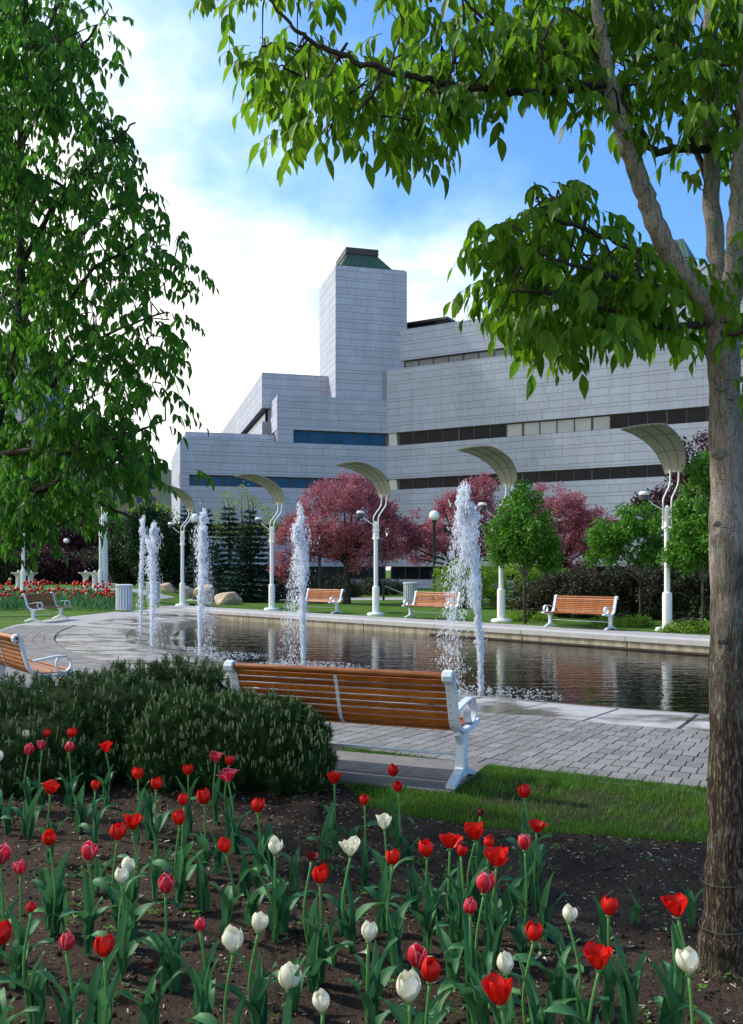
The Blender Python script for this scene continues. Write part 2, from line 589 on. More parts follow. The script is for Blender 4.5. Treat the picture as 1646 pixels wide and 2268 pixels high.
M['glass_sky_tint'] = plain('sky_tinted_glass', (0.008, 0.062, 0.150), 0.10, 0.15, 0.35, 0.5)  # blue sky reflection painted into the pane colour
M['blind'] = plain('pale_blind_glass', (0.33, 0.35, 0.36), 0.25, 0.5, 0.1, 0.6)
M['blind_dim'] = plain('dim_blind_glass', (0.15, 0.165, 0.18), 0.25, 0.3, 0.15, 0.6)
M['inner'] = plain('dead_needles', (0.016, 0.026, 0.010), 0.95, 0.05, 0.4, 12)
M['copper'] = plain('green_copper', (0.042, 0.095, 0.078), 0.6, 0.3, 0.25, 0.6)
M['column'] = plain('pale_column', (0.55, 0.54, 0.50), 0.8, 0.2, 0.06, 1)
def m_bark(name, pale, dark, sc=1.0, base=None):
    t = NT(name)
    v = t.world((1, 1, 0.16)); v0 = t.world()
    fis = t.noise(v, 48 * sc, 6, 0.7, 1.2)
    cell = t.noise(t.world((1.0, 1.0, 0.13)), 75 * sc, 5, 0.6, 1.8)
    spots = t.voronoi(t.world((1.2, 1.2, 1.0)), 105 * sc)
    lent = t.noise(t.world((0.8, 0.8, 4.0)), 26 * sc, 3, 0.6)
    col = t.mix(t.mr(fis, 0.40, 0.56, 0, 1), t.scale(pale, 0.55), pale)
    pit = t.math('MULTIPLY', t.mr(spots, 0.16, 0.30, 1, 0), t.mr(t.noise(v0, 22, 3), 0.42, 0.55, 0, 1))
    col = t.mix(t.math('MULTIPLY', pit, 0.9), col, dark)
    col = t.mix(t.mr(lent, 0.66, 0.72, 0, 0.85), col, dark)
    hgt = t.math('SUBTRACT', t.mr(spots, 0.1, 0.3, 0.6, 1.0), 0.0)
    if base:
        # old furrowed bark on the lower trunk
        g = t.new('ShaderNodeNewGeometry'); sp = t.new('ShaderNodeSeparateXYZ'); t.l.new(g.outputs['Position'], sp.inputs[0])
        old = t.mr(t.math('ADD', sp.outputs['Z'], t.mr(t.noise(v0, 6, 3), 0.3, 0.7, -0.35, 0.35)), 1.0, 1.75, 1, 0)
        fur = t.mr(t.math('ADD', cell, t.mr(fis, 0.3, 0.7, -0.05, 0.05)), 0.40, 0.56, 0, 1)
        ocol = t.mix(fur, dark, t.scale(base, t.mr(fis, 0.3, 0.7, 0.6, 1.3)))
        col = t.mix(old, col, ocol)
        hgt = t.math('ADD', t.math('MULTIPLY', hgt, t.math('SUBTRACT', 1.0, old)), t.math('MULTIPLY', t.math('MULTIPLY', fur, 1.6), old))
    lich = t.mr(t.noise(v0, 7, 6, 0.7, 0.5), 0.57, 0.62, 0, 1)
    col = t.mix(t.math('MULTIPLY', lich, t.mr(t.noise(v0, 90, 3), 0.45, 0.55, 0.1, 1)), col, (0.15, 0.23, 0.19))
    t.set(col, 0.95, 0.08)
    t.bump(t.math('ADD', hgt, t.math('MULTIPLY', fis, 0.5)), 1.0, 0.012)
    return t.mat
M['bark'] = m_bark('grey_bark', (0.30, 0.26, 0.235), (0.034, 0.027, 0.021), 1.0, (0.150, 0.118, 0.085))
M['bark_dark'] = m_bark('dark_bark', (0.055, 0.045, 0.035), (0.016, 0.013, 0.011), 0.4)
M['twig'] = plain('twig', (0.040, 0.032, 0.024), 0.85, 0.2, 0.3, 20)
M['leaf_near'] = leafmat('ash_leaf', (0.042, 0.135, 0.008), (0.155, 0.275, 0.012), 0.55, 0.45, 0.25)
M['leaf_left'] = leafmat('left_tree_leaf', (0.022, 0.100, 0.012), (0.080, 0.205, 0.018), 0.52, 0.5, 0.2)
M['leaf_pink'] = leafmat('pink_blossom', (0.17, 0.045, 0.058), (0.47, 0.165, 0.205), 0.30, 0.6, 0.2)
M['leaf_green'] = leafmat('bright_leaf', (0.026, 0.12, 0.010), (0.105, 0.26, 0.018), 0.35, 0.45, 0.3)
M['leaf_lime'] = leafmat('lime_leaf', (0.11, 0.17, 0.022), (0.22, 0.28, 0.05), 0.4, 0.5, 0.3)
M['leaf_hedge'] = leafmat('hedge_leaf', (0.075, 0.18, 0.012), (0.24, 0.38, 0.03), 0.3, 0.5, 0.3)
M['leaf_dark'] = leafmat('dark_shrub_leaf', (0.016, 0.022, 0.012), (0.050, 0.050, 0.022), 0.2, 0.55, 0.25)
M['leaf_purple'] = leafmat('purple_leaf', (0.022, 0.008, 0.012), (0.070, 0.020, 0.028), 0.2, 0.5, 0.3)
M['spruce'] = leafmat('spruce_needle', (0.008, 0.030, 0.022), (0.030, 0.075, 0.052), 0.1, 0.6, 0.2)
M['ever'] = leafmat('evergreen_needle', (0.010, 0.032, 0.014), (0.032, 0.075, 0.022), 0.12, 0.6, 0.2)
M['mugo'] = leafmat('mugo_needle', (0.013, 0.048, 0.014), (0.045, 0.110, 0.026), 0.12, 0.6, 0.12)
M['candle'] = plain('pine_candle', (0.17, 0.21, 0.10), 0.7, 0.2, 0.25, 30)
M['grass'] = leafmat('grass_blade', (0.026, 0.110, 0.008), (0.110, 0.22, 0.020), 0.38, 0.5, 0.3)
M['tleaf'] = leafmat('tulip_leaf', (0.022, 0.110, 0.050), (0.070, 0.195, 0.065), 0.22, 0.55, 0.25)
M['tstem'] = plain('tulip_stem', (0.085, 0.23, 0.055), 0.5, 0.35, 0.2, 10)
def m_petal(name, base, edge=None, foot=None, trans=0.3):
    t = NT(name)
    v = t.coords('Object', (9, 9, 1.2))
    f = t.mr(t.noise(v, 14, 4), 0.25, 0.75, 0.82, 1.12)
    col = base
    if edge:
        at = t.new('ShaderNodeAttribute'); at.attribute_name = 'edge'
        col = t.mix(t.mr(at.outputs['Fac'], 0.55, 1.0, 0, 0.9), base, edge)
    if foot:
        at2 = t.new('ShaderNodeAttribute'); at2.attribute_name = 'up'
        col = t.mix(t.mr(at2.outputs['Fac'], 0.0, 0.35, 0.8, 0), col, foot)
    col = t.scale(col, t.math('MULTIPLY', f, t.mr(t.orand(), 0, 1, 0.85, 1.1)))
    t.set(col, 0.42, 0.3)
    tr = t.new('ShaderNodeBsdfTranslucent'); t.l.new(col, tr.inputs['Color'])
    mx = t.new('ShaderNodeMixShader'); mx.inputs[0].default_value = trans
    t.l.new(t.bsdf.outputs[0], mx.inputs[1]); t.l.new(tr.outputs[0], mx.inputs[2])
    t.l.new(mx.outputs[0], t.out.inputs['Surface'])
    return t.mat
M['pet_red'] = m_petal('red_petal', (0.66, 0.012, 0.006))
M['pet_pink'] = m_petal('pink_edged_petal', (0.62, 0.016, 0.035), (0.85, 0.33, 0.40))
M['pet_white'] = m_petal('white_petal', (0.80, 0.78, 0.62), None, (0.62, 0.62, 0.30))
M['pet_wilt'] = m_petal('wilted_petal', (0.16, 0.008, 0.010))
def m_chip():
    t = NT('wood_chip')
    t.set(t.ramp(t.irand(), [(0, (0.05, 0.035, 0.025)), (0.45, (0.16, 0.12, 0.085)), (0.8, (0.36, 0.30, 0.23)), (1, (0.55, 0.50, 0.42))]), 0.9, 0.1)
    return t.mat
M['chip'] = m_chip()
M['rock'] = m_conc('tan_rock', (0.50, 0.39, 0.28), 0.5, 2.6)
M['canopy'] = leafmat('canopy_sheet', (0.35, 0.35, 0.29), (0.38, 0.38, 0.32), 0.15, 0.6, 0.2)
M['canopy_rib'] = plain('canopy_rib', (0.23, 0.23, 0.18), 0.7, 0.2, 0.05, 1)
M['galv'] = plain('galvanised_steel', (0.45, 0.52, 0.56), 0.35, 0.5, 0.1, 3, 0.3)
M['green_post'] = plain('dark_green_post', (0.015, 0.03, 0.03), 0.5, 0.3, 0.1, 2)
M['globe'] = plain('white_globe', (0.88, 0.88, 0.88), 0.25, 0.5, 0.02, 1)
M['dark_metal'] = plain('dark_lamp_metal', (0.05, 0.055, 0.055), 0.4, 0.4, 0.1, 2)
M['tan_brick'] = plain('tan_brick', (0.42, 0.31, 0.19), 0.9, 0.1, 0.12, 0.4)
M['red_wall'] = plain('red_brown_wall', (0.17, 0.085, 0.075), 0.9, 0.1, 0.2, 2)
M['cloth'] = plain('dark_cloth', (0.02, 0.022, 0.03), 0.9, 0.1, 0.2, 8)
# ------------------------------------------------------------------ ground, pool, paving
CX, CY = 12.5, 27.8                       # centre of the round pool
R_POOL = 21.0
W0, WD, WN = Vector((7.2, 19.25, 0)), Vector((-0.678, 0.735, 0)).normalized(), Vector((-0.735, -0.678, 0)).normalized()
WATER_Z = -0.25
def ring(a, r, z=0.0):
    a = R(a)
    return Vector((CX + r * math.cos(a), CY + r * math.sin(a), z))
def wallpt(t, off=0.0, z=0.0):            # off > 0 : behind the pool wall
    p = W0 + WD * t - WN * off
    return Vector((p.x, p.y, z))
# where the chord meets the circle
def chord_t(sign):
    c = Vector((CX, CY, 0)) - W0
    m = c.dot(WD); h2 = c.length_squared - m * m
    return m + sign * math.sqrt(R_POOL ** 2 - h2)
T_L, T_R = chord_t(1), chord_t(-1)
pL, pR = wallpt(T_L), wallpt(T_R)
A_L = math.degrees(math.atan2(pL.y - CY, pL.x - CX)) % 360
A_R = math.degrees(math.atan2(pR.y - CY, pR.x - CX)) % 360
def arc(r, a0, a1, n, z=0.0):
    return [ring(a0 + (a1 - a0) * i / n, r, z) for i in range(n + 1)]

def flat(name, pts, mat, kind='structure', parent=None, z=None):
    bm = bmesh.new()
    vs = [bm.verts.new((p[0], p[1], p[2] if z is None else z)) for p in pts]
    f = bm.faces.new(vs)
    bm.normal_update()
    if f.normal.z < 0: f.normal_flip()
    bmesh.ops.triangulate(bm, faces=[f])
    me = bpy.data.meshes.new(name); bm.to_mesh(me); bm.free()
    me.materials.append(mat)
    o = obj(name, me, parent)
    if kind and parent is None: o['kind'] = kind
    return o

# ground sheet with the pool cut out
bm = bmesh.new()
outer = [(-700, -60), (700, -60), (700, 1200), (-700, 1200)]
inner = [(p.x, p.y) for p in arc(R_POOL - 0.02, A_L, A_R, 60)]
es = []
for loop in (outer, inner):
    vs = [bm.verts.new((x, y, -0.045)) for x, y in loop]
    es += [bm.edges.new((vs[i], vs[(i + 1) % len(vs)])) for i in range(len(vs))]
bmesh.ops.triangle_fill(bm, use_beauty=True, use_dissolve=False, edges=es)
for f in bm.faces:
    f.normal_update()
    if f.normal.z < 0: f.normal_flip()
me = bpy.data.meshes.new('ground'); bm.to_mesh(me); bm.free(); me.materials.append(M['lawn'])
tag(obj('ground', me), 'green park lawn spreading around the pool', None, None, 'structure')

# pool basin, water
b = MB()
arc_in = arc(17.9, A_L, A_R, 60, -0.36)
nn = len(arc_in)
b.add([(p.x, p.y, -0.36) for p in arc_in] + [(p.x, p.y, -0.75) for p in arc_in] + [(p.x, p.y, -0.75) for p in (pL, pR)],
      [(i, i + nn, i + 1 + nn, i + 1) for i in range(nn - 1)] + [tuple(list(range(nn, 2 * nn)) + [2 * nn + 1, 2 * nn])])
basin = b.build('pool_basin', M['basin']); basin['kind'] = 'structure'
water = flat('water', arc(20.6, A_L, A_R, 90, WATER_Z), M['water'])
water['label'] = 'dark rippled water of the fountain pool'

# pool wall and the walk on top of it
def wall_box(mb, t0, t1, o0, o1, z0, z1, mi=0):
    q = [wallpt(t0, o0), wallpt(t1, o0), wallpt(t1, o1), wallpt(t0, o1)]
    vs = [(p.x, p.y, z) for z in (z0, z1) for p in q]
    mb.add(vs, [(3, 2, 1, 0), (4, 5, 6, 7), (0, 1, 5, 4), (1, 2, 6, 5), (2, 3, 7, 6), (3, 0, 4, 7)], mi)
pw = empty('pool_wall', wallpt(4)); pw['kind'] = 'structure'
pw['label'] = 'low tan concrete wall along the far side of the pool'
inv = Matrix.Translation(-wallpt(4))
def pbuild(mb, name, mats, parent, off, smooth=False):
    mb.v = [tuple(Vector(v) - off) for v in mb.v]
    return mb.build(name, mats, parent, smooth)
t = -16.0
while t < T_L:
    mb = MB(); wall_box(mb, t, min(t + 2.96, T_L), 0.0, 0.45, -0.75, -0.055)
    pbuild(mb, 'wall_panel', M['wallc'], pw, wallpt(4))
    mb = MB(); wall_box(mb, t + 0.01, min(t + 2.99, T_L + 0.3), -0.035, 0.62, -0.055, 0.055)
    pbuild(mb, 'coping_stone', M['coping'], pw, wallpt(4))
    t += 3.0
mb = MB(); wall_box(mb, -9, 8.2, -0.05, -0.002, -0.235, -0.20)
pbuild(mb, 'ledge', M['bronze'], pw, wallpt(4))
walk = MB(); wall_box(walk, -16, T_L + 3, 0.622, 1.75, -0.1, 0.045)
o = walk.build('walkway', M['concrete']); tag(o, None, None, None, 'structure')
# lawn of the far bank, and a footpath behind it
far_lawn = flat('lawn', [wallpt(-16, 1.752, 0.03), wallpt(T_L - 0.3, 1.752, 0.03), wallpt(T_L + 4, 3.4, 0.03), Vector((-14, 47.5, 0.03)), Vector((-40, 62, 0.03)),
                         Vector((60, 62, 0.03)), Vector((60, 10, 0.03))], M['lawn'])
flat('footpath', [Vector((-15, 46.6, 0.036)), Vector((-12, 43.8, 0.036)), Vector((-7.2, 44.6, 0.036)), Vector((9, 46.2, 0.036)), Vector((9, 49.6, 0.036)), Vector((-9, 49.2, 0.036))], M['concrete'])

# paved plaza on the left
flat('plaza', arc(R_POOL - 0.01, A_L, 196, 20, -0.02) + [ring(196, 22.75, -0.02), Vector((-10.3, 26.0, -0.02)), Vector((-10.4, 29.5, -0.02)), Vector((-9.8, 33.2, -0.02)), Vector((-9.4, 36.5, -0.02)), Vector((-12, 40, -0.02)), Vector((-15, 46, -0.02)),
      Vector((-12, 44, -0.02)), Vector((-8.5, 39.0, -0.02))], M['concrete'])
# gentle bank rising to the back on the left
gx, gy = np.meshgrid(np.linspace(-48, -8.6, 40), np.linspace(31, 80, 50))
def bank_z(x, y):
    s = np.clip((y - 32) / 10, 0, 1); s = s * s * (3 - 2 * s)
    q = np.clip((-8.8 - x) / 3.5, 0, 1); q = q * q * (3 - 2 * q)
    return 0.62 * s * q - 0.03
gz = bank_z(gx, gy)
V = np.stack([gx, gy, gz], -1).reshape(-1, 3)
ii = np.arange(49 * 39); r_, c_ = ii // 39, ii % 39
F = np.stack([r_ * 40 + c_, r_ * 40 + c_ + 1, (r_ + 1) * 40 + c_ + 1, (r_ + 1) * 40 + c_], 1)
o = bulk('terrain', V, F, M['lawn'], smooth=True); o['kind'] = 'structure'
o['label'] = 'lawn bank rising behind the far tulip bed'
# a path on the bank, behind the tulips
V = []; 
for i in range(21):
    x = -44 + i * 1.7
    for y in (43.2, 46.0): V.append((x, y, float(bank_z(np.array(x), np.array(y))) + 0.02))
F = [(2 * i, 2 * i + 2, 2 * i + 3, 2 * i + 1) for i in range(20)]
o = bulk('upper_path', V, F, M['concrete']); o['kind'] = 'structure'

# pavers: concentric rings round the pool
def r_out(a):
    k = min(max((a - 200) / 25, 0), 1)
    return 22.75 + 0.85 * k
paving = flat('paving', arc(R_POOL - 0.005, 186, 268, 60, -0.022) + [ring(268 - (268 - 186) * i / 60, r_out(268 - (268 - 186) * i / 60), -0.022) for i in range(61)], M['joint'])
paving['label'] = 'grey paver path curving round the pool'
unit = MB().box((0, 0, 0), (1, 1, 1)).mesh('paver', M['paver'])
bricks = []
DR = 0.222
row = 0
r = R_POOL + 0.01
while r + DR < 23.62:
    n = int(2 * PI * (r + DR / 2) / 0.132)
    da = 360 / n
    a = 186 + (row % 2) * da / 2
    while a < 266:
        if r + DR <= r_out(a) + 0.01:
            p = ring(a, r + DR / 2)
            bricks.append((p.x, p.y, a, 2 * PI * (r + DR / 2) / n - 0.011))
        a += da
    r += DR; row += 1
def brick_score(bk):
    x, y = bk[0], bk[1]
    px, py = project((x, y, 0))
    if y < 1 or px < 730 or px > 1575 or py > 1750 or py < 1580: return -1e9
    return -y
order = sorted(range(len(bricks)), key=lambda i: -brick_score(bricks[i]))
near = set(order[:300])
mats = []
for i, (x, y, a, w) in enumerate(bricks):
    z = -0.034 + RNG.normal(0, 0.0010)
    tx, ty = RNG.normal(0, 0.004, 2)
    Mx = Matrix.Translation((x, y, z)) @ Euler((tx, ty, R(a) + RNG.normal(0, 0.006))).to_matrix().to_4x4() @ Matrix.Diagonal((DR - 0.011, w, 0.07, 1))
    if i in near:
        o = obj('paver', unit, paving); o.matrix_local = Mx
    else:
        mats.append(np.array(Mx)[:3])
uv = [v.co[:] for v in unit.vertices]; uf = [p.vertices[:] for p in unit.polygons]
V, F = instance_mesh(uv, uf, mats)
tag(bulk('far_pavers', V, F, M['paver'], paving), kind='stuff')

# sloping stone apron between the pavers and the water
apron = empty('pool_apron', ring(230, 20)); apron['kind'] = 'structure'
apron['label'] = 'sloping ring of wet stone slabs at the pool edge'
off = ring(230, 20)
for (r0, r1, w, jo) in ((19.35, 20.98, 0.98, 0.0), (17.7, 19.33, 1.1, 0.5)):
    n = int(2 * PI * r1 / w); da = 360 / n
    a = 160 + jo * da
    while a < 262:
        g = 0.022 / r1 * 57.3
        zs = lambda rr: (-0.012 - (R_POOL - rr) * 0.05) if rr > 19.3 else (-0.095 - (19.34 - rr) * 0.14)
        dz = random.uniform(-0.006, 0.006)
        # shallow wedge, two steps across the width so that it follows the ring
        pts = []
        for rr in (r1, r0):
            for k in range(3):
                p = ring(a + g + (da - 2 * g) * k / 2, rr)
                pts.append((p.x - off.x, p.y - off.y, zs(rr) + dz))
        low = [(x, y, z - 0.16) for x, y, z in pts]
        fs = [(0, 1, 4, 3), (1, 2, 5, 4), (0, 6, 7, 1), (1, 7, 8, 2), (2, 8, 11, 5), (5, 11, 10, 4), (4, 10, 9, 3), (3, 9, 6, 0)]
        m_ = MB().add(pts + low, fs)
        m_.build('slab', M['slab'], apron)
        a += da
# joint bed under the slabs
mb = MB(); n = 60
a_ = arc(R_POOL, 160, 262, n); c_ = arc(17.7, 160, 262, n)
mb.add([(p.x - off.x, p.y - off.y, -0.06) for p in a_] + [(p.x - off.x, p.y - off.y, -0.47) for p in c_], [(i, i + 1, n + 2 + i, n + 1 + i) for i in range(n)])
mb.build('joint_bed', M['joint'], apron)

# foreground bed and turf
def y_arc(x): return CY - math.sqrt(23.58 ** 2 - (x - CX) ** 2)
def y_bed(x):
    xs = [-8, -2.4, -1.2, -0.35, 0.0, 0.45, 1.0, 2.0, 3.0, 6.0]; ys = [99, 99, 99, 7.2, 6.05, 5.75, 5.5, 5.28, 5.1, 4.9]
    return min(float(np.interp(x, xs, ys)), y_arc(x) - 0.0)
def hnoise(x, y):
    return 0.012 * math.sin(3.1 * x + 1.3 * y) * math.sin(2.3 * y - 0.7 * x) + 0.008 * math.sin(11 * x + 3) * math.sin(9 * y + 1.2 * x) + 0.006 * math.sin(23 * x) * math.sin(27 * y)
xs = np.concatenate([np.linspace(-8, -3, 20, endpoint=False), np.linspace(-3, 3, 110), np.linspace(3.1, 6, 16)])
NY = 90
V, F = [], []
for i, x in enumerate(xs):
    y1 = y_bed(x)
    for j in range(NY + 1):
        y = 0.2 + (y1 - 0.2) * j / NY
        V.append((x, y, 0.004 + hnoise(x, y) * (1 if j < NY else 0)))
for i in range(len(xs) - 1):
    for j in range(NY):
        a = i * (NY + 1) + j
        F.append((a, a + NY + 1, a + NY + 2, a + 1))
bed = bulk('flower_bed', V, F, M['soil'], smooth=True); bed['kind'] = 'structure'
bed['label'] = 'dark soil flower bed strewn with wood chips'
xt = [x for x in xs if x > -0.9]
V, F = [], []
for x in xt:
    y0, y1 = y_bed(x) - 0.06, y_arc(x)
    for j in range(13):
        y = y0 + (y1 - y0) * j / 12
        V.append((x, y, 0.0 + (0.010 * math.sin(PI * j / 12) ** 0.6 if 0 < j < 12 else -0.02) + 0.4 * hnoise(x, y)))
for i in range(len(xt) - 1):
    for j in range(12):
        a = i * 13 + j
        F.append((a, a + 13, a + 14, a + 1))
turf = bulk('turf', V, F, M['turf_soil'], smooth=True); turf['kind'] = 'structure'
turf['label'] = 'strip of turf between flower bed and pavers'

# bench pad
B1 = dict(right=Vector((0.60, 6.53, 0)), tang=Vector((-0.92, 0.39, 0)).normalized(), L=1.80)
B1['face'] = Vector((0.39, 0.92, 0)).normalized()
c = B1['right'] + B1['tang'] * 0.9
def pad_pt(s, f, z): 
    p = B1['right'] + B1['tang'] * s + B1['face'] * f
    return Vector((p.x, p.y, z))
mb = MB(); q = [pad_pt(-0.02, -0.16, 0), pad_pt(3.0, -0.16, 0), pad_pt(3.0, 0.84, 0), pad_pt(-0.02, 0.84, 0)]
mb.add([(p.x, p.y, z) for z in (-0.05, 0.026) for p in q], [(4, 7, 6, 5), (0, 4, 5, 1), (1, 5, 6, 2), (2, 6, 7, 3), (3, 7, 4, 0)])
o = mb.build('bench_pad', M['pad']); o['kind'] = 'structure'
for v in o.data.polygons: pass

# ------------------------------------------------------------------ courthouse-like stone building
BU, BV = Vector((0.9654, 0.2608, 0)), Vector((-0.2608, 0.9654, 0))          # left wing: along, inwards
BW = Vector((0.867, -0.498, 0)).normalized(); BI = Vector((0.498, 0.867, 0)).normalized()  # right wing: along, inwards
C0 = Vector((1.33, 78.0, 0))
bld = empty('stone_building', C0)
tag(bld, 'grey stone-clad stepped office building with ribbon windows and a tower', 'building')
def LP(s, v, z): return BU * s + BV * v + Vector((0, 0, z))
def RP(s, v, z): return BW * s + BI * v + Vector((0, 0, z))
def prism(mb, FP, s0, s1, v0, v1, z0, z1, mi=0):
    vs = [FP(s, v, z) for z in (z0, z1) for s, v in ((s0, v0), (s1, v0), (s1, v1), (s0, v1))]
    mb.add(vs, [(3, 2, 1, 0), (4, 5, 6, 7), (0, 1, 5, 4), (1, 2, 6, 5), (2, 3, 7, 6), (3, 0, 4, 7)], mi)
panels = []      # (priority, centre, along, up, width, height)
def clad(FP, s0, s1, v, z0, z1, prio=0, side=False, seed=0, sv=None):
    """courses of stone on the face at depth v between s0..s1 (or, side=True, on the end face at s0 for depths s1..v)"""
    rn = random.Random(seed)
    pat = [0.58, 0.27, 0.60, 0.60, 0.27, 0.60, 0.60, 0.60, 0.27]
    z, k = z1, 0
    first = True
    while z > z0 + 0.12:
        h = 0.42 if first else pat[k % len(pat)]
        if not first: k += 1
        first = False
        if z - h < z0 + 0.14: h = z - z0
        s = s0
        x_next = s0
        seg = 5.2
        while s < s1 - 0.05:
            lim = s0 + (math.floor((s - s0 + 1e-4) / seg) + 1) * seg
            w = rn.choice((0.9, 1.1, 1.25, 1.4, 1.4)) * (1.0 if h > 0.4 else 1.5)
            e = s + w
            if e > lim - 0.35: e = lim
            e = min(e, s1)
            if s1 - e < 0.3: e = s1
            panels.append((prio, FP, side, (s + e) / 2, v, z - h / 2, e - s - 0.014, h - 0.026))
            s = e
        z -= h
core = MB()
bands = [(0.7, 1.8), (4.3, 5.3), (8.4, 9.3), (12.2, 13.3)]
zs = [-0.6] + [z for bnd in bands for z in bnd]
REC = 0.30
# right wing, lower tier: T0..T1
T1 = 36.0
lev = [(-0.6, 0.7), (1.8, 4.3), (5.3, 8.4), (9.3, 12.2), (13.3, 18.7)]
for z0, z1 in lev:
    prism(core, RP, -1.5, T1, 0.03, 18, z0, z1)
    clad(RP, 0.0, T1, 0.0, z0, z1, 2 if z0 > 9 else 0, seed=int(z0 * 10))
# right wing, upper tier
for z0, z1 in ((18.7, 19.0), (19.72, 22.35)):
    prism(core, RP, -1.0, T1 - 2, 1.24, 16, z0, z1)
    clad(RP, 0.6 - 1.21 * 0 , T1 - 2, 1.21, z0, z1, 2 if z0 > 19 else 0, seed=int(z0 * 10))
prism(core, RP, 7.9, 27, 4.03, 16, 22.3, 24.8); clad(RP, 7.9, 27, 4.0, 22.3, 24.8, 1, seed=77)
# left wing
SL = -17.5
llev = [(-0.6, 0.7), (1.8, 4.3), (5.3, 8.4), (9.3, 12.2)]
for z0, z1 in llev:
    prism(core, LP, SL + 0.03, 1.0, 0.03, 16, z0, z1)
    clad(LP, SL, 0.0, 0.0, z0, z1, 1 if z0 > 9 else 0, seed=int(100 + z0 * 10))
    clad(LP, 0.0, 14, SL, z0, z1, 0, True, seed=int(200 + z0 * 10))
prism(core, LP, SL + 0.03, SL + 0.75, 0.03, 16, 8.4, 9.3); clad(LP, SL, SL + 0.72, 0.0, 8.4, 9.3, seed=5); clad(LP, 1.6, 14, SL, 8.4, 9.3, 0, True, seed=6)
prism(core, LP, SL + 0.5, -9.0, 1.03, 14, 12.2, 12.95); clad(LP, SL + 0.5, -9.6, 1.0, 12.2, 12.95, seed=8)
# tier B
SB = -9.55
prism(core, LP, SB + 0.03, 0.6, 0.03, 32, 13.3, 16.1); clad(LP, SB, 0.0, 0.0, 13.3, 16.1, 2, seed=9)
clad(LP, 0.0, 32, SB, 13.3, 16.1, 0, True, seed=10)
prism(core, LP, SB + 0.03, SB + 1.4, 0.03, 1.6, 12.2, 13.3); clad(LP, SB, SB + 1.37, 0.0, 12.2, 13.3, seed=11)
clad(LP, 14, 32, SB, 12.2, 13.3, 0, True, seed=12)
prism(core, LP, SB + 0.4, SB + 1.4, 1.5, 32, 12.2, 13.3)
# tier A
SA = -10.35
prism(core, LP, SA + 0.03, -4.0, 3.28, 46, 15.6, 18.6); clad(LP, SA, -4.45, 3.25, 15.6, 18.6, 1, seed=13)
clad(LP, 3.25, 46, SA, 15.6, 18.6, 0, True, seed=14)
prism(core, LP, SA + 0.6, -4.0, 3.6, 46, 11.8, 15.6)
prism(core, LP, SA + 0.03, -4.0, 3.28, 46, 11.0, 14.4); clad(LP, 3.25, 46, SA, 11.0, 14.4, 0, True, seed=18)
# tower
prism(core, LP, -4.42, 1.91, 0.41, 7.15, 12.2, 27.6)
clad(LP, -4.45, 1.94, 0.38, 16.1, 27.6, 3, seed=15)
clad(LP, 0.38, 7.2, -4.45, 16.1, 27.6, 1, True, seed=16)
core.build('wall', M['mortar'], bld)
# place the panels: the largest 300 in view as single stones, the rest joined
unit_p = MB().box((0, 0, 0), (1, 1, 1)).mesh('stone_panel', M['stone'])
pm = []
for prio, FP, side, s, v, z, w, h in panels:
    if side:
        p = FP(v + 0.015 - 0.03 + 0.03, s, z); al = FP(0, 1, 0); inn = FP(1, 0, 0)
    else:
        p = FP(s, v + 0.015, z); al = FP(1, 0, 0); inn = FP(0, 1, 0)
    X, Y, Z = al * w, inn * 0.05, Vector((0, 0, h))
    mt = Matrix(((X.x, Y.x, Z.x, p.x), (X.y, Y.y, Z.y, p.y), (X.z, Y.z, Z.z, p.z), (0, 0, 0, 1)))
    wp = p + C0
    px, py = project(wp)
    vis = -20 < px < 1560 and py < 1240 and not (px < 400)
    if px > 1040 and py < 800: vis = False
    if py > 1045: vis = False
    pm.append(((prio if vis else -1) * 10 + w * h, mt))
pm.sort(key=lambda q: -q[0])
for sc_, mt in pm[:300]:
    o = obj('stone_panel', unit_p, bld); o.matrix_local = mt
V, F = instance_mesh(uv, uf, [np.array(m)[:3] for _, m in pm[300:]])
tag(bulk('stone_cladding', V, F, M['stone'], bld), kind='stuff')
# parapet copings
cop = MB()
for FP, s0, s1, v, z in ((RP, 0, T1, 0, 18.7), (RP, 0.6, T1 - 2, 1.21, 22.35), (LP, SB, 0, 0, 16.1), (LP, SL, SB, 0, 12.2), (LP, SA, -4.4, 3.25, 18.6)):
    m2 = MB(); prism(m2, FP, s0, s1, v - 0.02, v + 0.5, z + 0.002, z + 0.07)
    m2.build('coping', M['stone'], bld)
# ribbon windows
def ribbon(FP, s0, s1, v, z0, z1, pitch, glassf, mull=0.07, rec=REC):
    m2 = MB(); prism(m2, FP, s0, s1, v + rec + 0.06, v + rec + 0.3, z0 - 0.02, z1 + 0.02); m2.build('window_backing', M['bronze'], bld)
    n = max(1, round((s1 - s0) / pitch)); p = (s1 - s0) / n
    for i in range(n):
        a = s0 + i * p
        m2 = MB(); prism(m2, FP, a + mull / 2, a + p - mull / 2, v + rec, v + rec + 0.05, z0 + 0.05, z1 - 0.07)
        m2.build('pane', M[glassf(i, n)], bld)
    for i in range(n + 1):
        a = s0 + i * p
        wd = mull if i % 4 else mull * 2.2
        m2 = MB(); prism(m2, FP, a - wd / 2, a + wd / 2, v + rec - 0.06, v + rec + 0.058, z0 + 0.05, z1 - 0.07); m2.build('mullion', M['bronze'], bld)
    m2 = MB(); prism(m2, FP, s0, s1, v + rec - 0.09, v + rec + 0.058, z1 - 0.07, z1 - 0.002); m2.build('window_head', M['bronze'], bld)
    m2 = MB(); prism(m2, FP, s0, s1, v + rec - 0.08, v + rec + 0.058, z0 + 0.002, z0 + 0.05); m2.build('window_sill', M['bronze'], bld)
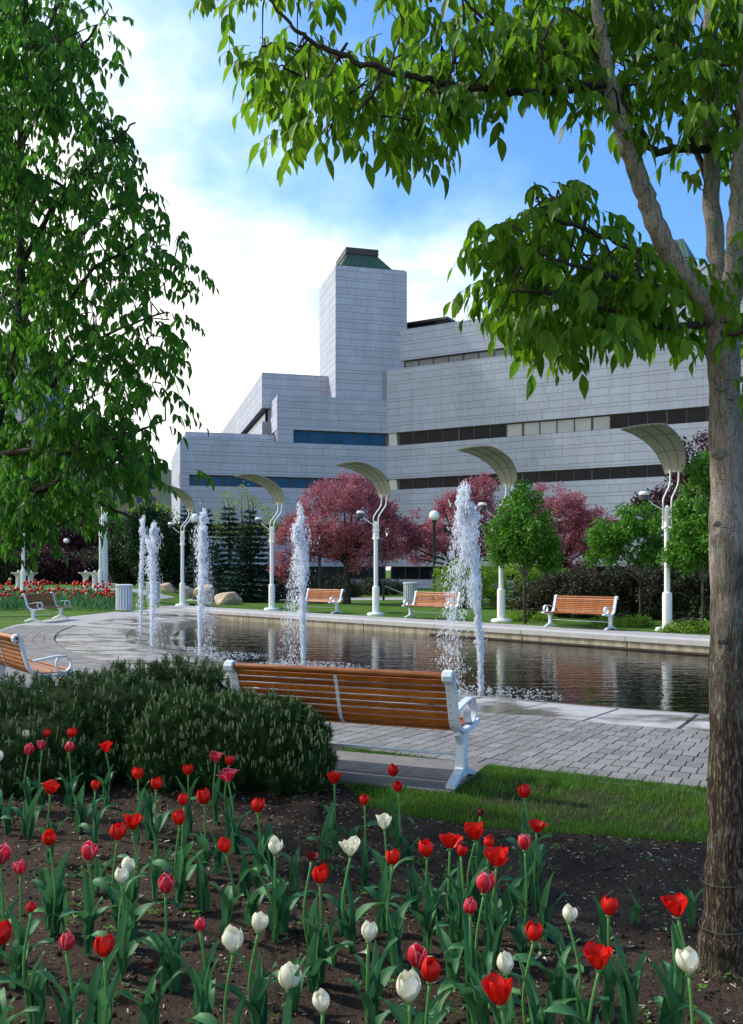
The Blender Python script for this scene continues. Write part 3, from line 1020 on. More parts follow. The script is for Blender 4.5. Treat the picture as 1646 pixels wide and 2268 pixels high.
ribbon(RP, 1.1, T1, 0, 12.2, 13.3, 1.38, lambda i, n: 'blind' if 7 <= i <= 12 else 'glass_dark')
ribbon(RP, 1.1, T1, 0, 8.4, 9.3, 1.38, lambda i, n: 'glass_dark')
ribbon(RP, 1.1, T1, 0, 4.3, 5.3, 1.38, lambda i, n: 'glass_dark')
ribbon(RP, 0.3, T1, 0, 0.7, 1.8, 1.38, lambda i, n: 'glass_dark')
ribbon(RP, 0.95, T1 - 3, 1.21, 19.0, 19.72, 1.38, lambda i, n: 'blind_dim')
ribbon(LP, -8.18, -0.1, 0, 12.2, 13.3, 1.38, lambda i, n: 'glass_sky_tint')
ribbon(LP, SL + 0.75, -0.1, 0, 8.4, 9.3, 1.38, lambda i, n: 'glass_sky_tint')
ribbon(LP, SL + 0.6, -0.1, 0, 4.3, 5.3, 1.38, lambda i, n: 'glass_dark')
ribbon(LP, SL + 0.6, -0.1, 0, 0.7, 1.8, 1.38, lambda i, n: 'glass_dark')
for z0, z1 in ((12.2, 13.3), (8.4, 9.3), (4.3, 5.3)):
    m2 = MB(); vs = [RP(s, 0.12, z) for s, z in ((0.12, z0), (0.95, z0), (0.85, z1), (0.12, z1))] + [RP(s, 0.6, z) for s, z in ((0.12, z0), (0.95, z0), (0.85, z1), (0.12, z1))]
    m2.add(vs, [(0, 1, 2, 3), (1, 5, 6, 2), (4, 0, 3, 7)]); m2.build('corner_column', M['column'], bld)
# dark slots on the receding end walls
for (s, v0, v1, z0, z1) in ((SB + 0.25, 0.5, 30, 12.22, 13.28), (SA + 0.35, 3.8, 45, 14.42, 15.58), (SL + 0.3, 0.8, 13, 8.42, 9.28)):
    m2 = MB(); prism(m2, LP, s, s + 0.1, v0, v1, z0, z1); m2.build('pane', M['glass_dark'], bld)
# tower roof
def frustum(name, FP, s0, s1, v0, v1, z0, S0, S1, V0, V1, z1, mat, ribs=0):
    m2 = MB()
    m2.add([FP(s0, v0, z0), FP(s1, v0, z0), FP(s1, v1, z0), FP(s0, v1, z0), FP(S0, V0, z1), FP(S1, V0, z1), FP(S1, V1, z1), FP(S0, V1, z1)],
           [(0, 1, 5, 4), (1, 2, 6, 5), (2, 3, 7, 6), (3, 0, 4, 7), (4, 5, 6, 7)])
    o = m2.build(name, mat, bld)
    for i in range(ribs):
        k = (i + 0.5) / ribs
        a, b_ = FP(s0 + (s1 - s0) * k, v0 - 0.02, z0), FP(S0 + (S1 - S0) * k, V0 - 0.02, z1)
        MB().tube([a, b_], 0.045, 4).build('roof_seam', mat, o)
    return o
frustum('roof', LP, -4.0, 0.95, 0.8, 6.6, 27.6, -3.1, -0.35, 1.9, 5.6, 29.2, M['copper'], 11)
m2 = MB(); prism(m2, LP, -3.2, -0.25, 1.8, 5.7, 29.2, 29.75); m2.build('roof_cap', M['bronze'], bld)
m2 = MB(); prism(m2, LP, -4.3, 1.8, 0.55, 7.0, 27.602, 27.7); m2.build('roof_edge', M['bronze'], bld)
frustum('roof', RP, 15.2, 24.5, 5.0, 14, 24.8, 16.4, 23.2, 7.5, 12, 28.3, M['copper'], 12)
m2 = MB(); prism(m2, RP, -2.2, 3.6, 4.5, 9, 22.0, 23.75); m2.build('penthouse', M['glass_dark'], bld)
m2 = MB(); prism(m2, RP, -2.3, 3.7, 4.4, 9.1, 23.75, 23.98); m2.build('penthouse_roof', M['bronze'], bld)

# the two buildings glimpsed through the left tree
def far_block(name, label, px0, px1, pytop, d, depth, wallm, glassm, floors, cols, wfrac):
    x0, x1 = (px0 - 823) / 2000 * d, (px1 - 823) / 2000 * d
    zt = EYE - (pytop - 1260) / 2000 * d
    e = empty(name, ((x0 + x1) / 2, d, 0)); tag(e, label, 'building')
    w = x1 - x0
    MB().box((0, depth / 2, zt / 2), (w, depth, zt)).build('wall', wallm, e)
    MB().box((0, depth / 2, zt + 0.4), (w * 0.5, depth * 0.5, 0.8)).build('roof_house', wallm, e)
    MB().box((0, depth / 2, zt + 0.1), (w + 0.4, depth + 0.4, 0.2)).build('roof_edge', M['column'], e)
    fh = zt / floors
    pane = MB().box((0, 0, 0), (w / cols * wfrac, 0.1, fh * 0.5)).mesh('window', glassm)
    fr = MB().box((0, 0, 0), (w / cols * wfrac + 0.2, 0.1, 0.12)).mesh('sill', M['column'])
    for f in range(floors // 3, floors):
        for c in range(cols):
            q = obj('window', pane, e, (-w / 2 + (c + 0.5) * w / cols, -0.051, (f + 0.5) * fh))
            obj('sill', fr, q, (0, -0.05, -fh * 0.25 - 0.06))
far_block('apartment_building', 'tan brick apartment block seen behind the overhanging tree', 130, 350, 1030, 170, 14, M['tan_brick'], M['glass_sky_tint'], 8, 8, 0.45)
far_block('glass_tower', 'grey glass tower glimpsed behind the tree at left', -90, 75, 770, 150, 18, M['mortar'], M['blind'], 12, 7, 0.7)
# ------------------------------------------------------------------ benches
def bez(p0, p1, p2, p3, n):
    out = []
    for i in range(n + 1):
        t = i / n; u = 1 - t
        out.append((u ** 3 * p0[0] + 3 * u * u * t * p1[0] + 3 * u * t * t * p2[0] + t ** 3 * p3[0],
                    u ** 3 * p0[1] + 3 * u * u * t * p1[1] + 3 * u * t * t * p2[1] + t ** 3 * p3[1]))
    return out
BACK = bez((0.10, 0.395), (0.0, 0.40), (-0.015, 0.50), (-0.045, 0.60), 8) + bez((-0.045, 0.60), (-0.065, 0.68), (-0.085, 0.745), (-0.105, 0.785), 5)[1:]
def make_bench():
    root = empty('park_bench')
    L = 1.80
    # slats of the back along the curve
    arcl = [0.0]
    for i in range(1, len(BACK)):
        arcl.append(arcl[-1] + math.hypot(BACK[i][0] - BACK[i - 1][0], BACK[i][1] - BACK[i - 1][1]))
    def at(l):
        for i in range(1, len(BACK)):
            if arcl[i] >= l or i == len(BACK) - 1:
                k = (l - arcl[i - 1]) / (arcl[i] - arcl[i - 1])
                y = BACK[i - 1][0] + (BACK[i][0] - BACK[i - 1][0]) * k; z = BACK[i - 1][1] + (BACK[i][1] - BACK[i - 1][1]) * k
                return y, z, math.atan2(BACK[i][1] - BACK[i - 1][1], BACK[i][0] - BACK[i - 1][0])
    slat = MB().cbox((0, 0, 0), (L - 0.05, 0.0415, 0.022), 0.004).mesh('slat', M['wood'])
    n = 9
    for i in range(n):
        y, z, a = at((i + 0.5) / n * arcl[-1])
        obj('slat', slat, root, (0, y, z), (a, 0, 0))
    for i in range(8):
        y = 0.135 + i * 0.049
        obj('slat', slat, root, (0, y, 0.402 + 0.008 * math.sin(i / 7 * PI) * -1 + (0.012 if i == 7 else 0)), (0, 0, 0))
    rail = MB().tube([(-L / 2 + 0.02, -0.135, 0.812), (L / 2 - 0.02, -0.135, 0.812)], 0.027, 12).build('top_rail', M['wood'], root, 40)
    for s in (-1, 1):
        x = s * L / 2
        fr = MB()
        path = [(-0.045 + 0.0 * i, 0) for i in range(0)]
        curl = [(-0.135 + 0.036 * math.cos(a), 0.806 + 0.036 * math.sin(a)) for a in [R(d) for d in (-110, -150, -190, -230, -270, -310, -345)]]
        body = curl + [(-0.090, 0.765)] + BACK[::-1][1:] + [(0.16, 0.375), (0.26, 0.372), (0.38, 0.378), (0.50, 0.395), (0.525, 0.405)]
        fr.sweep(body, 0.078, [0.03] * 7 + [0.034] + [0.036] * (len(body) - 8), x, 0.007)
        fo = fr.build('end_frame', M['white_metal'], root)
        # rivets on the back edge
        rv = MB()
        for l in np.linspace(0.04, arcl[-1] - 0.02, 8):
            y, z, a = at(l)
            nn_ = (math.sin(a), -math.cos(a))
            rv.sphere((x - s * 0.012, y - nn_[0] * 0.0 - math.sin(a) * 0.019, z + math.cos(a) * 0.019 * 1), 0.005, 6, 4)
        rv.build('rivet_row', M['dark_metal'], fo)
        ar = MB()
        cy, cz, rr = 0.385, 0.495, 0.085
        ringp = [(cy + rr * math.cos(a), cz + rr * 1.05 * math.sin(a)) for a in np.linspace(0, 2 * PI, 22, endpoint=False)]
        ar.sweep(ringp, 0.062, 0.016, x, 0.004, closed=True)
        ar.sweep(bez((cy + 0.02, cz + rr * 1.05), (0.28, 0.60), (0.2, 0.565), (0.03, 0.545), 8), 0.062, 0.018, x, 0.004)
        ar.build('armrest', M['white_metal'], root, 35)
        lg = MB()
        lg.sweep([(0.19, 0.365), (0.175, 0.30), (0.165, 0.20), (0.165, 0.10), (0.165, 0.05)], 0.078, [0.11, 0.09, 0.085, 0.09, 0.11], x, 0.008)
        lg.sweep([(0.06, 0.372), (0.12, 0.33), (0.165, 0.28)], 0.05, [0.03, 0.05, 0.06], x, 0.006)
        leg = lg.build('leg', M['white_metal'], root)
        ft = MB()
        ft.sweep([(-0.10, 0.017), (-0.05, 0.028), (0.04, 0.055), (0.13, 0.085)], 0.07, [0.032, 0.04, 0.05, 0.06], x, 0.006)
        ft.sweep([(0.43, 0.017), (0.38, 0.028), (0.29, 0.055), (0.20, 0.085)], 0.07, [0.032, 0.04, 0.05, 0.06], x, 0.006)
        ft.build('foot', M['white_metal'], leg)
    st = MB()
    st.sweep([(p[0] - 0.016, p[1] - 0.004) for p in BACK[1:]] + [(-0.128, 0.80)], 0.028, 0.006, 0.0, 0.001)
    so = st.build('back_strap', M['white_metal'], root)
    rv = MB()
    for l in np.linspace(0.05, arcl[-1] - 0.02, 9):
        y, z, a = at(l); rv.sphere((0, y - 0.021 * math.sin(a), z + 0.021 * math.cos(a) - 0.004), 0.0045, 6, 4)
    rv.build('rivet_row', M['dark_metal'], so)
    MB().sweep([(0.12, 0.386), (0.50, 0.386)], 0.028, 0.006, 0.0, 0.001).build('seat_strap', M['white_metal'], root)
    MB().tube([(-L / 2, 0.165, 0.20), (L / 2, 0.165, 0.20)], 0.011, 8).build('stretcher', M['white_metal'], root, True)
    return root
bench0 = make_bench()
def put_bench(o, centre, face, z, label, grp=None):
    o.location = (centre[0], centre[1], z)
    o.rotation_euler = (0, 0, math.atan2(face[1], face[0]) - PI / 2)
    tag(o, label, 'bench', 'wooden park benches')
c = B1['right'] + B1['tang'] * 0.9
put_bench(bench0, c, B1['face'], 0.026, 'orange wood bench seen from behind, nearest the camera beside the pine shrub')
fdir = Vector((0.8, 0.6, 0)); tdir = Vector((-0.6, 0.8, 0))
E_ = Vector((-3.93, 10.0, 0))
put_bench(copy_tree(bench0), E_ + fdir * 0.13 + tdir * 0.9, fdir, 0.02, 'wood bench cut off by the photo edge behind the pine shrub')
put_bench(copy_tree(bench0), (-10.25, 28.1), (1, -0.12), 0.0, 'wood bench standing in front of the far red tulip bed')
FB = Vector((-0.70, -0.714, 0)).normalized()
put_bench(copy_tree(bench0), (5.55, 23.7), FB, 0.045, 'sunlit slatted bench facing the pool, in front of the dark shrubs')
put_bench(copy_tree(bench0), (2.0, 28.4), FB, 0.03, 'sunlit slatted bench facing the pool, in front of the bright green hedge')
put_bench(copy_tree(bench0), (-1.75, 32.4), FB, 0.03, 'sunlit slatted bench on the lawn under the large pink tree')

# ------------------------------------------------------------------ canopy lamps
def make_lamp():
    r = empty('canopy_lamp')
    MB().lathe([(0.30, 0), (0.30, 0.05), (0.27, 0.085), (0.14, 0.10)], 20).build('base_plate', M['lamp_white'], r, 40)
    MB().lathe([(0.115, 0.08), (0.12, 0.12), (0.12, 0.92), (0.112, 0.965), (0.075, 0.99)], 18).build('sleeve', M['lamp_white'], r, 40)
    MB().lathe([(0.073, 0.95), (0.072, 2.9), (0.070, 3.10), (0.05, 3.16), (0.0, 3.18)], 16, cap=False).build('pole', M['lamp_white'], r, 40)
    for s in (-1, 1):
        x = s * 0.115
        p = [(x, 0, 2.55), (x, 0, 2.9), (x, 0, 3.2), (x, -0.03, 3.36), (x, -0.20, 3.55), (x, -0.36, 3.74), (x, -0.40, 3.95), (x, -0.40, 4.10)]
        MB().tube(catmull(p, 5), 0.022, 8).build('rod', M['lamp_white'], r, True)
    for z in (2.62, 2.88):
        MB().box((0, 0, z), (0.27, 0.10, 0.05)).build('clamp', M['lamp_white'], r)
    # curved canopy sheet: v from the rods out over the path
    prof = bez((-0.40, 4.02), (-0.40, 4.62), (0.25, 4.95), (1.32, 5.03), 14)
    cs = MB(); n = 8; V = []
    for i, (y, z) in enumerate(prof):
        t = i / 14
        hw = 0.25 + (0.58 - 0.25) * (t ** 0.8)
        for k in range(n + 1):
            u = -1 + 2 * k / n
            V.append((u * hw, y, z + 0.035 * (1 - u * u)))
    F = [(i * (n + 1) + k, i * (n + 1) + k + 1, (i + 1) * (n + 1) + k + 1, (i + 1) * (n + 1) + k) for i in range(14) for k in range(n)]
    m_ = len(V)
    cs.add(V + [(x, y, z + 0.018) for x, y, z in V], F + [tuple(q + m_ for q in f[::-1]) for f in F])
    can = cs.build('canopy', M['canopy'], r, True)
    for u in (-0.98, -0.34, 0.34, 0.98):
        pts = []
        for i, (y, z) in enumerate(prof):
            hw = 0.25 + 0.33 * ((i / 14) ** 0.8)
            pts.append((u * hw, y, z + 0.035 * (1 - u * u) - 0.010))
        MB().tube(pts, 0.010, 5).build('rib', M['canopy_rib'], can)
    for i in (5, 10, 13):
        y, z = prof[i]; hw = 0.25 + 0.33 * ((i / 14) ** 0.8)
        MB().tube([(u * hw * 0.98, y, z + 0.035 * (1 - u * u) - 0.016) for u in np.linspace(-1, 1, 7)], 0.008, 5).build('rib', M['canopy_rib'], can)
    # spot lamp on an arm towards the left
    arm = MB().tube(catmull([(0.07, 0.0, 3.05), (0.32, 0.12, 3.22), (0.48, 0.2, 3.40)], 5), 0.014, 6).build('arm', M['lamp_white'], r, True)
    hd = MB().lathe([(0.07, -0.13), (0.115, -0.11), (0.12, 0.02)], 14, (0.52, 0.22, 3.44)).build('lamp_head', M['dark_metal'], r, 40)
    MB().lathe([(0.13, 0.022), (0.135, 0.07), (0.10, 0.11), (0.0, 0.12)], 14, (0.52, 0.22, 3.44), cap=False).build('lamp_cap', M['lamp_white'], hd, 40)
    return r
lamp0 = make_lamp()
LAMPS = [((7.5, 22.9), 0.03, 'behind the small trees by the shrubs'), ((3.85, 26.8), 0.03, 'half hidden by the round green tree'),
         ((0.15, 30.6), 0.03, 'in front of the large pink tree'), ((-3.8, 34.4), 0.03, 'beside the pair of spruces'),
         ((-8.0, 38.2), 0.03, 'between the two fountain jets and the boulders'), ((-12.6, 42), 0.57, 'beside the fat white column'), ((-16.2, 42), 0.57, 'behind the far wood bench and tulips')]
for i, (xy, z, w) in enumerate(LAMPS):
    o = lamp0 if i == 0 else copy_tree(lamp0)
    o.location = (xy[0], xy[1], z)
    o.rotation_euler = (0, 0, math.atan2(FB.y, FB.x) - PI / 2)
    tag(o, 'white lamp post with curved canopy, ' + w, 'lamp post', 'canopy lamp posts along the pool')

# ------------------------------------------------------------------ globe lamps
def make_globe():
    r = empty('globe_lamp')
    MB().lathe([(0.14, 0), (0.14, 0.08), (0.09, 0.14), (0.075, 0.5), (0.06, 0.55), (0.055, 3.3), (0.075, 3.34), (0.09, 3.42)], 12).build('post', M['green_post'], r, 40)
    MB().sphere((0, 0, 3.60), 0.205, 20, 12).build('globe', M['globe'], r, True)
    return r
g0 = make_globe()
for i, (px, py, d, w) in enumerate(((708, 1153, 41, 'standing before the large pink tree'), (962, 1142, 38, 'behind the slatted bench and hedge'), (432, 1148, 46, 'beside the middle jet and the spruces'), (147, 1198, 60, 'in front of the dark purple tree at left'))):
    o = g0 if i == 0 else copy_tree(g0)
    p = P(px, py, d); s = (p.z - 0.0) / 3.60
    o.location = (p.x, d, 0.0 if i < 3 else 0.5)
    s = (p.z - o.location.z) / 3.60
    o.scale = (max(s, 0.9), max(s, 0.9), s)
    tag(o, 'white globe lamp on dark post ' + w, 'lamp', 'globe lamps')

# ------------------------------------------------------------------ litter bins
def make_bin():
    r = empty('litter_bin')
    MB().lathe([(0.235, 0.06), (0.24, 0.93)], 18).build('liner', M['galv'], r, 40)
    for z, rr in ((0.06, 0.29), (0.90, 0.29)):
        MB().lathe([(rr - 0.03, z - 0.02), (rr, z - 0.02), (rr, z + 0.025), (rr - 0.03, z + 0.025)], 22).build('hoop', M['galv'], r, 40)
    sl = MB().box((0, 0, 0), (0.014, 0.055, 0.88)).mesh('slat', M['white_metal'])
    for k in range(18):
        a = 2 * PI * k / 18
        obj('slat', sl, r, (0.30 * math.cos(a), 0.30 * math.sin(a), 0.48), (0, 0, a))
    MB().lathe([(0.325, 0.94), (0.335, 0.96), (0.33, 1.0), (0.22, 1.015), (0.20, 0.97)], 22).build('lid', M['white_metal'], r, 40)
    return r
bin0 = make_bin()
for i, (x, y, z, w) in enumerate(((-9.43, 34.4, 0, 'at the end of the far tulip bed'), (-10.0, 41.3, 0.0, 'behind the pair of thin jets'), (1.65, 38.0, 0.03, 'behind the slatted bench by the hedge'))):
    o = bin0 if i == 0 else copy_tree(bin0)
    o.location = (x, y, z)
    tag(o, 'round slatted grey litter bin ' + w, 'litter bin', 'slatted litter bins')

# ------------------------------------------------------------------ fountain jets
ico = bmesh.new(); bmesh.ops.create_icosphere(ico, subdivisions=1, radius=1.0)
ICO_V = np.array([v.co[:] for v in ico.verts]); ICO_F = np.array([[v.index for v in f.verts] for f in ico.faces]); ico.free()
def jet(px, py, h, drift, spread, label, n=2600, seed=1, lean=0.0, w=0.05):
    rng = np.random.default_rng(seed)
    d = (EYE - WATER_Z) * 2000 / (py - 1260)
    base = Vector(((px - 823) / 2000 * d, d, WATER_Z))
    n = int(n * 2.6)
    r = empty('fountain_jet', base)
    tag(r, label, 'fountain jet', 'fountain jets in the pool')
    H = h - WATER_Z
    # rising core: several twisted strands
    st = MB()
    for k in range(12):
        a0 = rng.uniform(0, 2 * PI); top = rng.uniform(0.40, 0.85)
        pts, rad = [], []
        for i in range(26):
            t = i / 25 * top
            rr = w * (0.5 + 0.9 * t) * (0.7 + 0.5 * math.sin(7 * t + k))
            a = a0 + 2.0 * t + 0.5 * math.sin(9 * t + k)
            pts.append((rr * math.cos(a) + lean * t * t + rng.normal(0, 0.006 + 0.018 * t), rr * math.sin(a) + rng.normal(0, 0.006 + 0.012 * t), H * t))
            rad.append((0.009 + 0.008 * rng.random()) * (1 - 0.55 * t))
        st.tube(pts, rad, 6)
    st.build('column', M['jet'], r, True)
    # ballistic drops: up, over and back down with the drift
    m1 = int(n * 0.5)
    t = rng.random(m1) ** 0.8
    cl = rng.normal(0, 1, (m1, 2)) * (w * 0.45 + 0.075 * spread * t[:, None] ** 2.2)
    pos = np.stack([cl[:, 0] + lean * t * t, cl[:, 1], H * t * (0.93 - 0.12 * rng.random(m1) ** 2)], 1)
    ph = rng.uniform(0, 6, 4)
    wob = lambda z: np.stack([0.035 * np.sin(2.6 * z + ph[0]) * z / H + 0.018 * np.sin(7 * z + ph[1]) * z / H, 0.03 * np.sin(3.1 * z + ph[2]) * z / H, 0 * z], -1)
    pulse = 0.45 + 0.75 * np.abs(np.sin(4.3 * pos[:, 2] + ph[3])) + 0.45 * np.abs(np.sin(11 * pos[:, 2] + ph[1]))
    pos[:, :2] = pos[:, :2] * np.where(pos[:, 2] / H > 0.25, pulse, 1.0)[:, None] + wob(pos[:, 2])[:, :2]
    size = (0.0030 + 0.009 * rng.random(m1) ** 3) * (0.9 + 0.3 * t)
    # falling curtain, in clotted ropes
    m2 = n - m1
    ropes = 16
    ra = rng.uniform(0, 2 * PI, ropes); rs = rng.uniform(0.35, 1.0, ropes); rt = rng.uniform(0.70, 1.0, ropes)
    k = rng.integers(0, ropes, m2)
    f = rng.random(m2) ** 1.25
    z = H * rt[k] * (1 - f ** 1.35)
    out = spread * (0.04 + 0.25 * rs[k] * f ** 0.7)
    loose = 0.010 + 0.10 * f * spread
    pos2 = np.stack([lean + drift * f ** 0.8 * (0.5 + 0.5 * rs[k]) + out * np.cos(ra[k]) + rng.normal(0, 1, m2) * loose,
                     out * np.sin(ra[k]) + rng.normal(0, 1, m2) * loose, z], 1)
    size2 = (0.0026 + 0.008 * rng.random(m2) ** 4)
    P_ = np.concatenate([pos, pos2]); S_ = np.concatenate([size, size2])
    # crown of foam at the top
    m3 = int(n * 0.12)
    kc = 9
    cc = np.stack([lean + rng.normal(0, 0.07 * spread, kc) + drift * 0.12, rng.normal(0, 0.06 * spread, kc), H * rng.uniform(0.80, 1.02, kc)], 1)
    p3 = cc[rng.integers(0, kc, m3)] + rng.normal(0, 1, (m3, 3)) * np.array([0.028, 0.028, 0.06])
    P_ = np.concatenate([P_, p3]); S_ = np.concatenate([S_, 0.004 + 0.009 * rng.random(m3)])
    ok = P_[:, 2] > 0.0
    P_, S_ = P_[ok], S_[ok]
    q = len(P_)
    zd = np.tile([0., 1., 0.], (q, 1)); yd = np.stack([rng.normal(0, 0.35, q), rng.normal(0, 0.35, q), np.ones(q)], 1)
    Mx = frames(P_, yd, zd, np.stack([S_ * rng.uniform(.7, 1.1, q), S_ * rng.uniform(1.2, 5.0, q), S_ * rng.uniform(.7, 1.1, q)], 1))
    V, F = instance_mesh(ICO_V, ICO_F, Mx)
    tag(bulk('spray', V, F, M['jet'], r, True), kind='stuff')
    # churned ring where the water falls back
    m4 = 900
    a = rng.uniform(0, 2 * PI, m4); rr = 1.0 * rng.random(m4) ** 0.7 * (0.8 + spread * 0.4)
    p4 = np.stack([drift * 0.6 + rr * np.cos(a) * 1.3, rr * np.sin(a), np.full(m4, 0.004)], 1)
    s4 = np.stack([rng.uniform(0.004, 0.022, m4), rng.uniform(0.003, 0.012, m4), np.full(m4, 0.006)], 1)
    V, F = instance_mesh(ICO_V, ICO_F, frames(p4, np.tile([0., 1., 0.], (m4, 1)), np.tile([0., 0., 1.], (m4, 1)), s4))
    tag(bulk('foam', V, F, M['jet'], r, True), kind='stuff')
jet(1065, 1540, 2.80, -0.30, 0.72, 'tallest looking white fountain jet, just beyond the right end of the near bench', 3600, 3, -0.20, 0.045)
jet(672, 1478, 2.66, -0.22, 0.68, 'white fountain jet rising behind the middle of the near bench', 3000, 5, -0.04, 0.05)
jet(443, 1453, 2.76, 0.10, 0.62, 'white fountain jet rising beside the globe lamp', 3000, 8, 0.05, 0.05)
jet(337, 1440, 2.60, 0.14, 0.66, 'white fountain jet with rounded top, right one of the close pair', 2600, 13, 0.02, 0.045)
jet(312, 1414, 2.92, -0.12, 0.35, 'thin ragged fountain jet, left one of the close pair', 1500, 21, 0.06, 0.03)

# ------------------------------------------------------------------ small things at the back left
def bz(x, y): return float(bank_z(np.array(x), np.array(y)))
def make_pedestal():
    r = empty('pedestal_fountain')
    MB().lathe([(0.20, 0), (0.20, 0.10), (0.165, 0.16), (0.155, 0.62), (0.18, 0.72), (0.30, 0.84), (0.43, 0.885), (0.44, 0.93), (0.36, 0.92)], 16).build('pedestal', M['column'], r, 40)
    MB().lathe([(0.08, 0.92), (0.09, 0.98), (0.05, 1.03), (0.0, 1.04)], 12, cap=False).build('spout', M['column'], r, 40)
    return r
ped0 = make_pedestal()
for i, (px, d, w) in enumerate(((41, 43.0, 'leftmost of the four'), (68, 43.6, 'second from the left'), (190, 43.0, 'third from the left'), (210, 45.0, 'half behind the white column'))):
    o = ped0 if i == 0 else copy_tree(ped0)
    x = (px - 823) / 2000 * d
    o.location = (x, d, bz(x, d) - 0.01); o.scale = (0.78, 0.78, 0.92)
    tag(o, 'pale stone pedestal with bowl behind the far tulips, ' + w, 'pedestal', 'stone pedestals behind the tulips')
d = 42.6; x = (231 - 823) / 2000 * d
cr = empty('white_column', (x, d, bz(x, d) - 0.02)); tag(cr, 'thick white tapering column with ribbed face beside a lamp post', 'column')
MB().lathe([(0.19, 0), (0.185, 0.1), (0.16, 2.2), (0.13, 4.6), (0.05, 4.7)], 18).build('shaft', M['lamp_white'], cr, 40)
for k in range(34):
    z = 0.25 + k * 0.115
    MB().box((0.0, -(0.188 - 0.0125 * z) , z), (0.16, 0.03, 0.05)).build('rib', M['column'], cr)
# red-brown low wall and two people behind it
d = 62; x = (262 - 823) / 2000 * d
lw = MB().box((0, 0, 0.55), (1.7, 0.4, 1.1)).build('wall', M['red_wall'], None, False, (x, d, 0.55))
lwr = empty('low_wall', (x, d, 0.55)); lw.parent = lwr; lw.location = (0, 0, 0)
MB().box((0, 0, 1.13), (1.8, 0.5, 0.07)).build('wall_cap', M['column'], lwr)
tag(lwr, 'low red-brown wall behind the litter bin', 'wall')
def person(name, loc, label, turn):
    me = bpy.data.meshes.new(name)
    J = [(0, 0, 0.95), (0, 0, 1.2), (0, 0, 1.42), (0, 0, 1.52), (0, -0.02, 1.64), (0, -0.01, 1.72),
         (0.17, 0, 1.40), (0.24, -0.02, 1.15), (0.20, -0.12, 0.95), (-0.17, 0, 1.40), (-0.24, -0.02, 1.15), (-0.20, -0.12, 0.95),
         (0.09, 0, 0.88), (0.10, -0.02, 0.48), (0.10, 0.02, 0.07), (0.10, -0.12, 0.035), (-0.09, 0, 0.88), (-0.10, 0.02, 0.48), (-0.10, 0.06, 0.07), (-0.10, -0.08, 0.035)]
    E = [(0, 1), (1, 2), (2, 3), (3, 4), (4, 5), (2, 6), (6, 7), (7, 8), (2, 9), (9, 10), (10, 11), (0, 12), (12, 13), (13, 14), (14, 15), (0, 16), (16, 17), (17, 18), (18, 19)]
    rd = [.16, .15, .14, .06, .10, .085, .075, .055, .04, .075, .055, .04, .10, .075, .05, .04, .10, .075, .05, .04]
    me.from_pydata(J, E, [])
    o = obj(name, me, None, loc, (0, 0, turn))
    sk = o.modifiers.new('skin', 'SKIN')
    for i, v in enumerate(me.skin_vertices[0].data):
        v.radius = (rd[i], rd[i]); v.use_root = (i == 0)
    ss = o.modifiers.new('sub', 'SUBSURF'); ss.levels = 1; ss.render_levels = 1
    me.materials.append(M['cloth'])
    tag(o, label, 'person', 'people behind the low wall')
d = 64.5
person('person', ((243 - 823) / 2000 * d, d, 0.59), 'distant person in dark clothes at the left end of the low wall', 0.3)
person('person', ((256 - 823) / 2000 * d, d, 0.59), 'distant person in dark clothes above the middle of the low wall', -0.4)
# boulders
def boulder(px, pyb, w, h, label, seed, sy=0.8):
    rn = np.random.default_rng(seed)
    p = G(px, pyb, 0.03)
    bm = bmesh.new(); bmesh.ops.create_icosphere(bm, subdivisions=3, radius=1.0)
    cuts = [(Vector(rn.normal(0, 1, 3)).normalized(), rn.uniform(0.55, 0.85)) for _ in range(14)]
    for v in bm.verts:
        for n_, k in cuts:
            e = v.co.dot(n_) - k
            if e > 0: v.co -= n_ * e
        v.co = Vector((v.co.x * w / 2, v.co.y * w / 2 * sy, v.co.z * h * 0.72 + h * 0.32))
    me = bpy.data.meshes.new('boulder'); bm.to_mesh(me); bm.free(); me.materials.append(M['rock'])
    o = obj('boulder', me, None, p); tag(o, label, 'boulder', 'boulders on the lawn')
boulder(500, 1339, 1.5, 0.7, 'flat tan boulder right of the middle jet', 4)
boulder(455, 1333, 1.25, 0.85, 'grey slanted boulder behind the middle jet', 9)
boulder(417, 1325, 0.95, 0.65, 'small tan boulder right of the lamp post base', 12)
boulder(372, 1324, 1.4, 0.8, 'large tan boulder left of the lamp post base', 17)
boulder(250, 1322, 1.3, 0.75, 'tan boulder behind the litter bin', 23)
boulder(318, 1325, 1.1, 0.7, 'pinkish boulder behind the pair of jets', 31)
# bird
p = P(1013, 692, 60)
bm_ = MB(); bm_.sphere((0, 0, 0), 0.07, 10, 6, 0, (2.1, 0.9, 0.8)); bm_.sphere((0.17, 0, 0.03), 0.045, 8, 5)
br = empty('flying_bird', p); tag(br, 'small dark bird flying beside the tower', 'bird')
bm_.build('body', M['cloth'], br, True)
for s in (-1, 1):
    MB().add([(0.06, s * 0.04, 0.02), (-0.05, s * 0.04, 0.02), (-0.07, s * 0.2, 0.10), (0.03, s * 0.2, 0.11), (-0.08, s * 0.33, 0.07)], [(0, 1, 2, 3), (3, 2, 4)]).build('wing', M['cloth'], br)
br.rotation_euler = (0, 0, R(160))
# sloping handrail by the building
hr = empty('handrail', (0.6, 45, 0.03)); tag(hr, 'green post with sloping handrail behind the lamp post', 'handrail')
MB().tube([(0, 0, 0), (0, 0, 0.95)], 0.06, 8).build('post', M['green_post'], hr)
MB().tube([(0.05, 0, 0.72), (1.75, 0.4, 0.05)], 0.03, 6).build('rail', M['galv'], hr)
